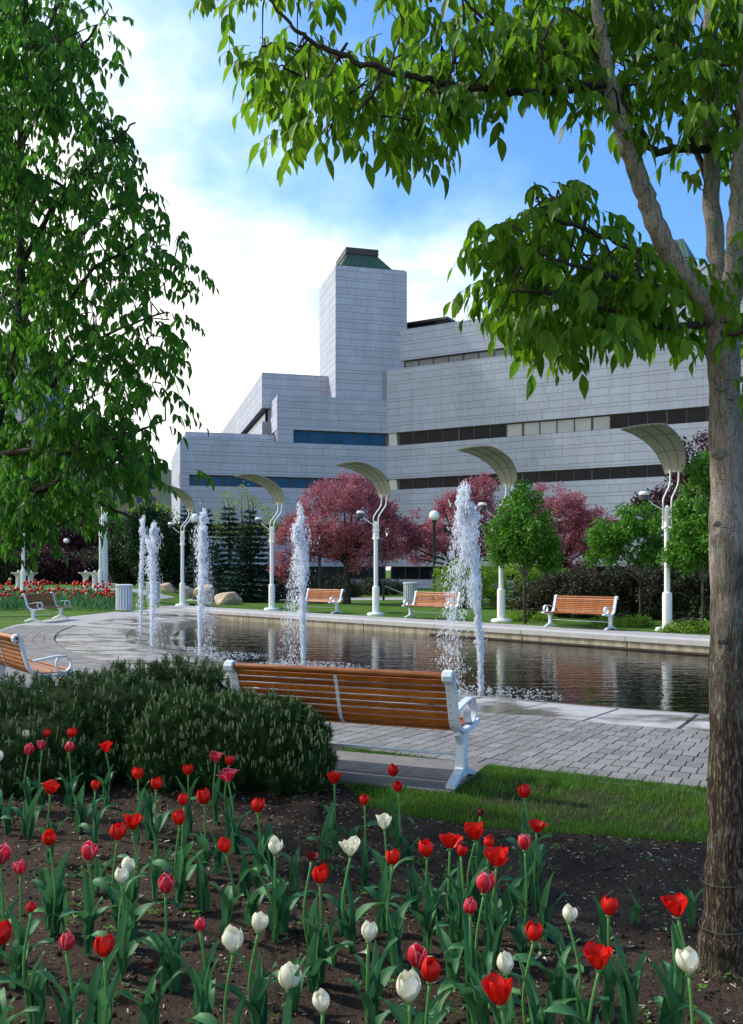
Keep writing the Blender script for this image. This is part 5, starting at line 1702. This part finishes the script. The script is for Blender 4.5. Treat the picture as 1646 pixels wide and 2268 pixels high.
limbs_r = [
    (Q((1595, 720, 3.6), (1558, 672, 3.56), (1505, 600, 3.52), (1450, 490, 3.48), (1418, 400, 3.46), (1385, 300, 3.42), (1352, 190, 3.38), (1330, 60, 3.34), (1312, -90, 3.3)), [.05, .043, .040, .037, .035, .032, .027, .022, .016]),
    (Q((1603, 720, 3.62), (1592, 600, 3.66), (1577, 430, 3.7), (1575, 200, 3.72), (1572, 0, 3.74), (1570, -200, 3.76)), [.045, .038, .034, .031, .028, .022]),
    (Q((1612, 715, 3.56), (1626, 610, 3.48), (1633, 450, 3.42), (1646, 300, 3.38), (1668, 60, 3.34)), [.045, .038, .034, .030, .025]),
    (Q((1345, 185, 3.38), (1200, 206, 3.3), (1080, 196, 3.25), (975, 181, 3.2), (900, 166, 3.18), (800, 138, 3.14), (700, 95, 3.12), (640, 52, 3.1), (585, -15, 3.1)), [.015, .0135, .0125, .0115, .0105, .0095, .008, .006, .004]),
    (Q((968, 180, 3.2), (976, 228, 3.18), (1004, 255, 3.15)), [.011, .008, .004]),
    (Q((840, 152, 3.16), (833, 200, 3.14), (790, 248, 3.1)), [.009, .007, .004]),
    (Q((1452, 578, 3.5), (1360, 532, 3.4), (1268, 500, 3.3), (1180, 468, 3.22)), [.014, .011, .008, .004]),
    (Q((1525, 645, 3.55), (1400, 628, 3.3), (1320, 600, 3.2), (1200, 562, 3.1)), [.012, .009, .007, .004]),
    (Q((1552, 718, 3.58), (1470, 722, 3.4), (1370, 692, 3.3), (1250, 655, 3.2), (1130, 645, 3.1)), [.015, .012, .010, .007, .004]),
    (Q((1577, 330, 3.7), (1480, 332, 3.6), (1440, 322, 3.55), (1340, 155, 3.5), (1295, 50, 3.45)), [.017, .015, .013, .009, .006]),
    (Q((1584, 445, 3.7), (1530, 300, 3.8), (1490, 180, 3.85), (1420, -10, 3.9)), [.015, .013, .010, .007]),
    (Q((1362, 205, 3.4), (1250, 170, 3.5), (1100, 60, 3.5), (980, -40, 3.5)), [.013, .010, .007, .004]),
    (Q((1600, 735, 3.5), (1620, 745, 3.2), (1660, 720, 3.0)), [.012, .009, .006]),
    (Q((1312, -90, 3.3), (1290, -250, 3.3), (1240, -420, 3.35)), [.016, .010, .005]),
    (Q((1570, -200, 3.76), (1560, -380, 3.8), (1580, -560, 3.8)), [.022, .014, .006]),
    (Q((1668, 60, 3.34), (1760, -120, 3.3), (1820, -320, 3.3)), [.025, .016, .007]),
    (Q((1640, 330, 3.4), (1750, 260, 3.5), (1880, 230, 3.6)), [.014, .010, .005]),
    (Q((1640, 400, 3.7), (1760, 420, 4.0), (1860, 430, 4.2)), [.014, .010, .005]),
]
regs_r = [
    ([(470, -30), (720, -40), (720, 0), (640, 10), (560, 5), (490, -5)], 6, 3, 0.05),
    ([(560, 95), (640, 60), (740, 110), (860, 165), (980, 185), (990, 240), (950, 300), (900, 330), (830, 305), (760, 300), (690, 320), (690, 270), (620, 235), (575, 185)], 38, 4, 0.055),
    ([(880, -60), (1700, -60), (1700, 330), (1600, 350), (1480, 320), (1440, 230), (1330, 260), (1250, 225), (1180, 250), (1100, 220), (1010, 210), (990, 190), (900, 90), (850, 20)], 116, 4, 0.07),
    ([(1110, 550), (1150, 440), (1190, 415), (1260, 455), (1310, 530), (1450, 560), (1550, 620), (1560, 730), (1500, 735), (1420, 715), (1330, 745), (1235, 770), (1195, 720), (1130, 650), (1090, 620)], 76, 4, 0.06),
    ([(1630, 500), (1700, 500), (1700, 900), (1650, 900)], 8, 4, 0.06),
    ([(1000, -80), (1750, -80), (1850, -300), (1600, -560), (1250, -450)], 60, 4, 0.09),
    ([(1700, -60), (1900, -100), (2000, 250), (1900, 480), (1700, 450)], 40, 4, 0.08),
]
nt_r, trk = near_tree('ash_tree', 'grey-barked tree with drooping leaves at the right photo edge', tp, [.120, .094, .079, .074, .065, .060, .066], limbs_r, regs_r, M['leaf_near'], M['bark'], M['twig'], 31, (3.1, 4.2), 0.082, 6, None)
# bark knots and pruning scars on the trunk
for (px, py, r_) in ((1597, 858, .020), (1590, 1005, .026), (1620, 880, .014), (1588, 1160, .016), (1600, 1420, .018)):
    q = P(px, py, 3.535) - Vector(tp[0])
    m_ = MB(); m_.sphere((0, 0, 0), r_ * 1.1, 12, 7, 0, (1, 0.4, 0.75)); m_.lathe([(r_ * 0.35, -.002), (r_ * 0.62, 0.002), (r_ * 0.66, 0.006), (r_ * 0.45, 0.008), (r_ * .3, 0.002)], 14, mi=0)
    o = m_.build('knot', M['bark'], trk, True); o.location = q
# wire ties round the trunk
for py in (1945, 2045):
    q = P(1610, py, 3.6) - Vector(tp[0]); rr = 0.098 if py < 2000 else 0.106
    MB().tube([(q.x + rr * math.cos(a), rr * math.sin(a), q.z + 0.012 * math.cos(a)) for a in np.linspace(0, 2 * PI, 26)], 0.0022, 4).build('wire_tie', M['dark_metal'], trk)
tl = Q((-330, 1750, 6.3), (-250, 1600, 6.3), (-150, 1350, 6.2), (-60, 1080, 6.1), (15, 850, 6.05), (45, 620, 6.0), (42, 380, 6.0), (55, 100, 6.0), (60, -200, 6.0))
tl[0].z = -0.03
limbs_l = [
    (Q((-60, 1080, 6.1), (20, 1065, 5.9), (90, 1085, 5.8), (155, 1060, 5.7), (215, 1110, 5.6), (305, 1150, 5.55)), [.03, .026, .022, .017, .011, .006]),
    (Q((-30, 1010, 6.1), (60, 1000, 5.9), (135, 1005, 5.8), (215, 980, 5.7), (295, 960, 5.65), (365, 930, 5.6)), [.026, .021, .017, .013, .009, .005]),
    (Q((10, 870, 6.05), (70, 745, 5.95), (135, 690, 5.9), (205, 600, 5.8), (295, 545, 5.75), (375, 510, 5.7)), [.024, .020, .016, .012, .009, .005]),
    (Q((12, 880, 6.05), (95, 870, 6.1), (175, 780, 6.2), (285, 720, 6.3), (375, 690, 6.3)), [.022, .018, .013, .009, .005]),
    (Q((44, 600, 6.0), (105, 480, 5.9), (165, 400, 5.8), (245, 320, 5.7), (300, 270, 5.65)), [.020, .016, .012, .008, .005]),
    (Q((45, 500, 6.0), (115, 400, 6.2), (195, 470, 6.3), (305, 440, 6.4)), [.018, .013, .009, .005]),
    (Q((44, 330, 6.0), (95, 230, 5.9), (145, 150, 5.8), (215, 60, 5.75), (240, 20, 5.7)), [.017, .013, .010, .007, .004]),
    (Q((50, 200, 6.0), (90, 100, 6.1), (125, 20, 6.1), (155, -60, 6.2)), [.015, .011, .008, .005]),
    (Q((-150, 1350, 6.2), (-60, 1230, 6.0), (40, 1180, 5.9), (115, 1170, 5.8), (175, 1140, 5.7)), [.022, .018, .013, .009, .005]),
]
crown_l = [(-80, -60), (118, -60), (133, 10), (203, -10), (253, 50), (243, 140), (183, 170), (218, 215), (313, 240), (313, 290), (268, 320), (313, 390), (298, 440), (368, 475), (403, 550), (403, 620), (378, 660), (398, 770), (348, 800), (373, 900), (363, 985), (308, 1030), (268, 1070), (168, 1105), (28, 1140), (-80, 1160)]
near_tree('maple_tree', 'tall dark-leaved tree filling the left photo edge', tl, [.15, .11, .075, .045, .032, .026, .021, .016, .010], limbs_l, [(crown_l, 330, 5, 0.08), ([(-60, 0), (130, 0), (160, 700), (-60, 900)], 60, 5, 0.08), ([(-60, 900), (300, 900), (330, 1060), (220, 1160), (-60, 1200)], 70, 5, 0.085)], M['leaf_left'], M['bark_dark'], M['twig'], 32, (5.2, 7.0), 0.080, 6, None)
# ------------------------------------------------------------------ tulips
def petal_mesh(name, open_, wid, tipcurl, h=0.078):
    """one petal, local z up, bulging towards +y"""
    NU, NV = 6, 7
    V, E, U, F = [], [], [], []
    for j in range(NV + 1):
        v = j / NV
        # cup profile: radius of the bloom at height v
        rad = 0.036 * (math.sin(min(v * 1.25, 1) * PI / 2) ** 0.75) * (1 - (0.62 - open_) * max(0, (v - 0.35) / 0.65) ** 1.8) + (open_ * 0.030 * max(0, v - 0.55) / 0.45 if open_ > 0.4 else 0)
        z = h * v + (-tipcurl * 0.02 * max(0, v - 0.75) / 0.25)
        half = wid * (math.sin(PI * min(0.10 + v * 0.86, 1.0)) ** 0.62)
        if v > 0.8: half *= max(0.0, (1 - v) / 0.2) ** 0.55
        for i in range(NU + 1):
            u = -1 + 2 * i / NU
            a = u * half
            rr = rad * (1 + 0.05 * (1 - u * u)) + tipcurl * 0.006 * v * v * abs(u)
            V.append((rr * math.sin(a), rr * math.cos(a), z + 0.004 * u * u * (v > 0.6)))
            E.append(min(1.0, max(abs(u) ** 2.2, v ** 7))); U.append(v)
    for j in range(NV):
        for i in range(NU):
            a = j * (NU + 1) + i
            F.append((a, a + 1, a + NU + 2, a + NU + 1))
    me = bpy.data.meshes.new(name); me.from_pydata(V, [], F)
    for nm, vals in (('edge', E), ('up', U)):
        at = me.attributes.new(nm, 'FLOAT', 'POINT'); at.data.foreach_set('value', vals)
    me.polygons.foreach_set('use_smooth', [True] * len(F))
    return me
PET = {}
for key, (op, wd, tc) in {'closed': (-0.02, 0.98, 0.0), 'egg': (0.14, 0.98, 0.0), 'cup': (0.30, 0.96, 0.1), 'open': (0.46, 0.92, 0.3), 'flat': (0.66, 0.88, 0.6)}.items():
    for ck in ('red', 'pink', 'white', 'wilt'):
        me = petal_mesh('petal', op, wd, tc); me.materials.append(M['pet_' + ck]); PET[key, ck] = me
HEART = MB().lathe([(0.004, -0.004), (0.011, 0.0), (0.012, 0.006), (0.006, 0.012), (0.006, 0.032), (0.009, 0.036), (0.0, 0.038)], 8, cap=False).mesh('bloom', M['tstem'], True)
def leaf_mesh(bend, fold, twist, L=0.30, W=0.030, wave=0.0):
    NV = 10; V, F = [], []
    y, z, a = 0.0, 0.0, R(88)
    for j in range(NV + 1):
        v = j / NV
        w = W * (math.sin(PI * min(0.16 + 0.80 * v, 1.0)) ** 0.8) * (1 if v < 0.97 else 0.15)
        if j:
            a -= bend / NV * (0.4 + 1.4 * v)
            y += math.cos(a) * L / NV; z += math.sin(a) * L / NV
        tw = twist * v
        nx = Vector((math.cos(tw), math.sin(tw), 0))
        nrm = Vector((0, -math.sin(a), math.cos(a)))
        wv = wave * math.sin(v * 11) * W
        for u in (-1, -0.5, 0, 0.5, 1):
            p = Vector((0, y, z)) + nx * (u * w) + nrm * (fold * abs(u) ** 1.4 * w * (1.2 - 0.6 * v) + wv * u * abs(u))
            V.append(p[:])
    for j in range(NV):
        for i in range(4):
            q = j * 5 + i
            F.append((q, q + 1, q + 6, q + 5))
    me = bpy.data.meshes.new('leaf'); me.from_pydata([tuple(x) for x in V], [], F); me.materials.append(M['tleaf'])
    me.polygons.foreach_set('use_smooth', [True] * len(F))
    return me
LEAVES = [leaf_mesh(R(b), f, t, l, w, wv) for b, f, t, l, w, wv in ((18, .9, .3, .30, .026, .1), (45, .7, -.4, .27, .032, .25), (70, .5, .5, .26, .035, .3), (12, 1.0, -.2, .25, .022, .1), (105, .35, .2, .30, .033, .3), (30, .8, .6, .33, .028, .2))]
STEMS = {}
def stem_mesh(k, h):
    rn = random.Random(k)
    bx, by = rn.uniform(-.035, .035), rn.uniform(-.03, .03)
    return MB().tube(catmull([(0, 0, -0.01), (bx, by, h * 0.5), (0, 0, h)], 5), 0.0052, 7).mesh('stem', M['tstem'], True)
TULIPS = [  # px, py of the bloom, colour, state, size
 (57,1628,'white','egg',1),(104,1625,'red','cup',.9),(158,1624,'red','cup',1.1),(93,1651,'pink','egg',1),(63,1661,'pink','egg',1.05),(153,1655,'pink','closed',1.05),(235,1655,'red','open',1),(-2,1674,'white','egg',1),
 (111,1745,'red','open',1.05),(211,1740,'red','cup',.8),(306,1714,'red','cup',1),(346,1737,'red','cup',.95),(417,1705,'red','cup',.95),(478,1677,'pink','flat',.9),(507,1685,'red','cup',.9),(506,1717,'pink','flat',1.15),
 (408,1772,'red','cup',.85),(453,1766,'red','egg',1.15),(398,1812,'red','cup',1),(571,1785,'red','cup',1.05),(293,1822,'red','open',1),(260,1843,'red','egg',1.1),(110,1857,'red','cup',.95),(500,1873,'red','cup',.95),
 (196,1888,'pink','cup',1.05),(46,1922,'pink','cup',.8),(1,1893,'pink','egg',1.2),(270,1940,'white','egg',.9),(282,1920,'white','egg',.9),(367,1958,'pink','closed',1.1),(609,1874,'white','cup',.98),(777,1877,'white','open',1),(690,1898,'wilt','flat',.55),
 (709,1938,'red','cup',1),(741,1723,'red','open',1.05),(808,1772,'red','egg',.8),(870,1707,'red','cup',1.05),(881,1743,'red','cup',.8),(852,1821,'white','open',.95),(869,1900,'red','cup',.9),(946,1880,'red','cup',1.05),
 (997,1862,'red','open',1.05),(1021,1885,'red','cup',.65),(1053,1843,'red','open',1.1),(1082,1865,'red','egg',.75),(1100,1898,'red','open',1.1),(1162,1754,'red','cup',1.05),(1189,1831,'red','flat',.85),(1163,1867,'pink','cup',1.0),
 (1072,1957,'pink','egg',1.15),(1042,2008,'pink','closed',.8),(1064,1800,'wilt','closed',.55),(1260,2026,'white','cup',.8),(1348,2008,'red','cup',.95),(1502,2008,'red','open',1.05),(1182,2066,'red','egg',.85),(1121,2137,'white','egg',.85),
 (1327,2122,'red','open',1),(1527,2130,'white','cup',1.05),(920,2118,'pink','egg',1),(952,2150,'red','egg',1),(908,2185,'white','egg',1.2),(1110,2198,'red','open',1.1),(816,2065,'white','egg',.9),(641,2166,'white','egg',1.1),
 (715,2219,'white','egg',.8),(572,2045,'white','cup',.9),(517,2083,'white','cup',1.05),(444,2049,'pink','closed',.6),(232,2097,'red','egg',1),(147,2088,'pink','closed',.8),(-4,2070,'red','egg',1.1),(70,2010,'red','closed',.5)]
ORD = ['first', 'second', 'third', 'fourth', 'fifth', 'sixth', 'seventh', 'eighth', 'ninth', 'tenth', 'eleventh', 'twelfth', 'thirteenth', 'fourteenth', 'fifteenth', 'sixteenth', 'seventeenth', 'eighteenth', 'nineteenth', 'twentieth', 'twenty-first', 'twenty-second', 'twenty-third', 'twenty-fourth']
BANDS = [(0, 1695, 'beside the pine shrubs'), (1695, 1800, 'in the rear row'), (1800, 1880, 'in the upper middle row'), (1880, 1990, 'in the lower middle row'), (1990, 2085, 'in the second front row'), (2085, 2400, 'in the foremost row')]
KIND = {'red': 'red', 'pink': 'pink-edged red', 'white': 'creamy white', 'wilt': 'wilted dark red'}
STATE = {'closed': 'closed', 'egg': 'egg-shaped', 'cup': 'cup-shaped', 'open': 'open', 'flat': 'wide-open'}
count = {}
for i, (px, py, ck, stt, sz) in sorted(enumerate(TULIPS), key=lambda q: q[1][0]):
    rn = random.Random(i * 7 + 3)
    h = 0.42 + rn.uniform(-0.02, 0.03)
    d = (EYE - h) * 2000 / (py - 1260)
    x = (px - 823) / 2000 * d
    bnd = next(b for b in BANDS if b[0] <= py < b[1])
    k = (ck, stt, bnd[2]); n = count.get(k, 0); count[k] = n + 1
    gz = 0.004 + hnoise(x, d)
    e = empty('tulip', (x, d, gz))
    tag(e, f'{KIND[ck]} {STATE[stt]} tulip {bnd[2]}, {ORD[n]} such from left', 'tulip', 'tulips in the near bed')
    hh = h - 0.038 * sz - gz
    obj('stem', stem_mesh(i, hh), e)
    bl = obj('bloom', HEART, e, (0, 0, hh), (rn.uniform(-.14, .14), rn.uniform(-.14, .14), rn.uniform(0, 6.28)))
    s_ = sz * 0.95; bl.scale = (s_, s_, s_)
    for q in range(6):
        a = q * PI / 3 + rn.uniform(-.1, .1)
        tilt = rn.uniform(-.08, .05) - (0.06 if q % 2 else 0)
        f = 1.0 if q % 2 == 0 else 0.9
        if stt in ('open', 'flat') and rn.random() < 0.25: tilt -= 0.28
        obj('petal', PET[stt, ck], bl, (0, 0, 0), (tilt * math.cos(a) + rn.uniform(-.05, .05), tilt * math.sin(a) + rn.uniform(-.05, .05), a), (f, f, f * rn.uniform(.94, 1.06)))
    nl = rn.choice((3, 3, 4, 5)) 
    a0 = rn.uniform(0, 6.28)
    for q in range(nl):
        a = a0 + q * 2.2 + rn.uniform(-.4, .4)
        ls = rn.uniform(0.72, 1.08)
        o = obj('leaf', rn.choice(LEAVES), e, (0, 0, rn.uniform(0.0, 0.05) * q), (0, 0, a), (ls * 0.74, ls, ls))
# leaf clumps without a bloom
CL = [(1095,2090,.9),(1150,2060,.9),(870,2090,.9),(740,2080,.9),(540,1930,.9),(400,1900,.9),(340,1930,.9),(1010,2040,.8),(1250,2090,.8),(1215,2030,1.1),(1408,1990,.6),(1535,1990,.7),(60,1800,1.2),(15,1790,1.1),(180,1790,1.1),(330,1800,1.1),(520,1830,1.1),(655,1920,1.1),(720,1850,1.0),(560,1990,1.1),(450,1960,1.1),(290,2040,1.2),(130,2010,1.1),(30,2130,1.1),
      (380,2140,1.1),(620,2010,1.1),(760,2010,1.0),(850,2010,1.1),(960,2010,1.0),(1010,1960,1.0),(1130,1990,1.0),(1170,1940,1.0),(690,2130,1.0),(1000,2120,.9),(820,2180,1.0),(90,2220,1.1),(220,2230,1.1),(330,2250,1.1),(450,2240,1.0),(580,2240,1.1),(1240,2170,1.1),(1390,2230,1.2),(1480,2240,1.1),(1290,2240,1.0),
      (1060,2240,1.0),(960,2250,1.0),(905,1850,.9),(910,1960,.9),(780,1830,.9),(1165,1900,.9),(100,1950,1.1),(220,1920,1.1),(480,1880,1.0),(590,1880,1.0),(650,2180,1.0),(1205,2260,1.0),(1340,1900+140,.9)]
for i, (px, py, s_) in enumerate(sorted(CL)):
    rn = random.Random(900 + i)
    p = G(px, py + 60)
    if p.y < 2.4: p.y = 2.4 + rn.random() * .3
    e = empty('tulip_leaf_clump', (p.x, p.y, 0.004 + hnoise(p.x, p.y)))
    near_t = min(TULIPS, key=lambda t: (t[0] - px) ** 2 + (t[1] - py) ** 2)
    bnd = next(b for b in BANDS if b[0] <= py < b[1])
    k = ('clump', bnd[2]); n = count.get(k, 0); count[k] = n + 1
    tag(e, f'bloomless tuft of tulip leaves {bnd[2]}, {ORD[n]} tuft from left', 'leaf tuft', 'bloomless tulip leaf tufts')
    a0 = rn.uniform(0, 6.28)
    for q in range(rn.choice((3, 3, 4, 5))):
        ls = rn.uniform(0.6, 1.0) * s_
        obj('leaf', rn.choice(LEAVES), e, (rn.uniform(-.02, .02), rn.uniform(-.02, .02), 0), (0, 0, a0 + q * 1.9 + rn.uniform(-.4, .4)), (ls * 0.85, ls, ls))
# fallen petals
for (px, py, ck, lab) in ((1195, 2120, 'white', 'fallen white petal lying on soil, left one of two side by side'), (1217, 2126, 'white', 'fallen white petal lying on soil, right one of two side by side'),
                     (325, 2150, 'red', 'fallen red petal on soil near the foremost white tulips'), (380, 2135, 'pink', 'fallen pink petal on soil near the front of the bed'), (1360, 1928, 'wilt', 'dark red petal fallen on bare soil near the trunk'),
                     (1095, 1935, 'wilt', 'dark red petal fallen below the turf edge'), (815, 2105, 'white', 'fallen white petal below a creamy tulip in mid bed'), (1100, 1965, 'red', 'fallen red petal among the central tulip leaves')):
    p = G(px, py)
    o = obj('fallen_petal', PET['open', ck], None, (p.x, p.y, 0.02 + hnoise(p.x, p.y)), (R(-80), 0, RNG.uniform(0, 6)))
    tag(o, lab, 'petal', 'fallen petals on the soil')

# ------------------------------------------------------------------ chips, seedlings, grass
n = 9000
pts = np.stack([RNG.uniform(-3.6, 3.4, n), 2.3 + 4.3 * RNG.random(n) ** 0.8], 1)
ok = np.array([y < y_bed(x) - 0.02 for x, y in pts]); pts = pts[ok]; n = len(pts)
hz = np.array([hnoise(x, y) for x, y in pts])
pos = np.stack([pts[:, 0], pts[:, 1], hz + 0.008], 1)
a = RNG.uniform(0, 2 * PI, n)
yd = np.stack([np.cos(a), np.sin(a), RNG.normal(0, 0.25, n)], 1)
zd = RNG.normal(0, 0.3, (n, 3)); zd[:, 2] += 1
CHV = np.array([(-.5, 0, -.5), (.5, 0, -.5), (.4, 1, -.5), (-.4, 1, -.5), (-.5, 0, .5), (.5, 0, .5), (.4, 1, .5), (-.4, 1, .5)]); CHF = np.array([(4, 5, 6, 7), (0, 1, 5, 4), (1, 2, 6, 5), (2, 3, 7, 6), (3, 0, 4, 7)])
sl = 0.008 + 0.035 * RNG.random(n) ** 3
V, F = instance_mesh(CHV, CHF, frames(pos, yd, zd, np.stack([0.002 + 0.005 * RNG.random(n) ** 2, sl, np.full(n, 0.003)], 1)))
tag(bulk('wood_chips', V, F, M['chip']), 'pale wood chips and bark bits strewn over the soil', 'mulch', None, 'stuff')
# soil crumbs
n = 4200
pts = np.stack([RNG.uniform(-3.4, 3.2, n), 2.3 + 3.9 * RNG.random(n)], 1)
ok = np.array([y < y_bed(x) - 0.02 for x, y in pts]); pts = pts[ok]; n = len(pts)
pos = np.stack([pts[:, 0], pts[:, 1], np.array([hnoise(x, y) for x, y in pts]) + 0.006], 1)
s_ = 0.004 + 0.013 * RNG.random(n) ** 3
V, F = instance_mesh(ICO_V, ICO_F, frames(pos, RNG.normal(0, 1, (n, 3)), RNG.normal(0, 1, (n, 3)), np.stack([s_, s_ * 1.2, s_ * 0.8], 1)))
tag(bulk('soil_crumbs', V, F, M['soil'], None, True), 'dark crumbs of loose soil in the bed', 'soil', None, 'stuff')
# little weeds
cen = []
for _ in range(170):
    x, y = RNG.uniform(-2.4, 2.2), RNG.uniform(2.5, 5.4)
    cen.append((x, y))
pos, yd, sz = [], [], []
for (x, y) in cen:
    for k in range(RNG.integers(5, 14)):
        a = RNG.uniform(0, 2 * PI); rr = RNG.uniform(0, 0.045)
        pos.append((x + rr * math.cos(a), y + rr * math.sin(a), hnoise(x, y) + RNG.uniform(0.01, 0.035))); yd.append((math.cos(a), math.sin(a), RNG.uniform(0, .6))); sz.append(RNG.uniform(.012, .028))
n = len(pos); zd = np.tile([0, 0, 1.0], (n, 1)) + RNG.normal(0, .2, (n, 3))
V, F = instance_mesh(LEAF_V * np.array([1.3, 1, 1]), LEAF_F, frames(pos, yd, zd, np.array(sz)))
tag(bulk('weeds', V, F, M['leaf_green']), 'tiny green weed seedlings scattered on the soil', 'weeds', None, 'stuff')
# turf blades
def blades(name, label, sampler, n, hmin, hmax, w):
    xy = sampler(n); n = len(xy)
    z0 = np.array([0.4 * hnoise(x, y) for x, y in xy])
    pos = np.stack([xy[:, 0], xy[:, 1], z0], 1)
    h = RNG.uniform(hmin, hmax, n) * (0.7 + 0.6 * RNG.random(n) ** 3)
    yd = RNG.normal(0, 0.35, (n, 3)); yd[:, 2] = 1
    BV = np.array([(-.5, 0, 0), (.5, 0, 0), (.35, .55, .04), (-.35, .55, .04), (0, 1, .16)])
    BF4 = np.array([(0, 1, 2, 3)]); BF3 = np.array([(3, 2, 4, 4)])
    Mx = frames(pos, yd, RNG.normal(0, 1, (n, 3)), np.stack([np.full(n, w), h, h], 1))
    V = np.einsum('nij,aj->nai', Mx[:, :, :3], BV) + Mx[:, None, :, 3]
    idx = np.arange(n)[:, None] * 5
    F = np.concatenate([idx + np.array([0, 1, 2]), idx + np.array([0, 2, 3]), idx + np.array([3, 2, 4])])
    o = bulk(name, V.reshape(-1, 3), F, M['grass']); tag(o, label, 'grass', None, 'stuff')
def samp(n):
    out = []
    while len(out) < n:
        x = RNG.uniform(-0.75, 3.6); y = RNG.uniform(4.85, 7.9)
        lo, hi = y_bed(x) - 0.07, y_arc(x) + 0.03
        if not (lo < y < hi): continue
        # not on the bench pad
        q = Vector((x, y, 0)) - B1['right']; s = q.dot(B1['tang']); f = q.dot(B1['face'])
        if -0.02 < s < 3 and -0.12 < f < 0.86: continue
        thin = 0.5 + 0.4 * math.sin(2.7 * x + 1.0) * math.sin(3.3 * y + 0.6) + 0.35 * math.sin(9 * x + 2 * y) * math.sin(8 * y - x) + 0.25 * math.sin(21 * x) * math.sin(17 * y + 5 * x)
        edge = min(y - lo, hi - y)
        if random.random() > 0.06 + 1.0 * max(thin, 0) ** 1.9 + (0.6 if edge < 0.10 else 0): continue
        out.append((x, y))
    return np.array(out)
blades('grass', 'short green grass between the tulip bed and the pavers', samp, 27000, 0.025, 0.075, 0.0048)
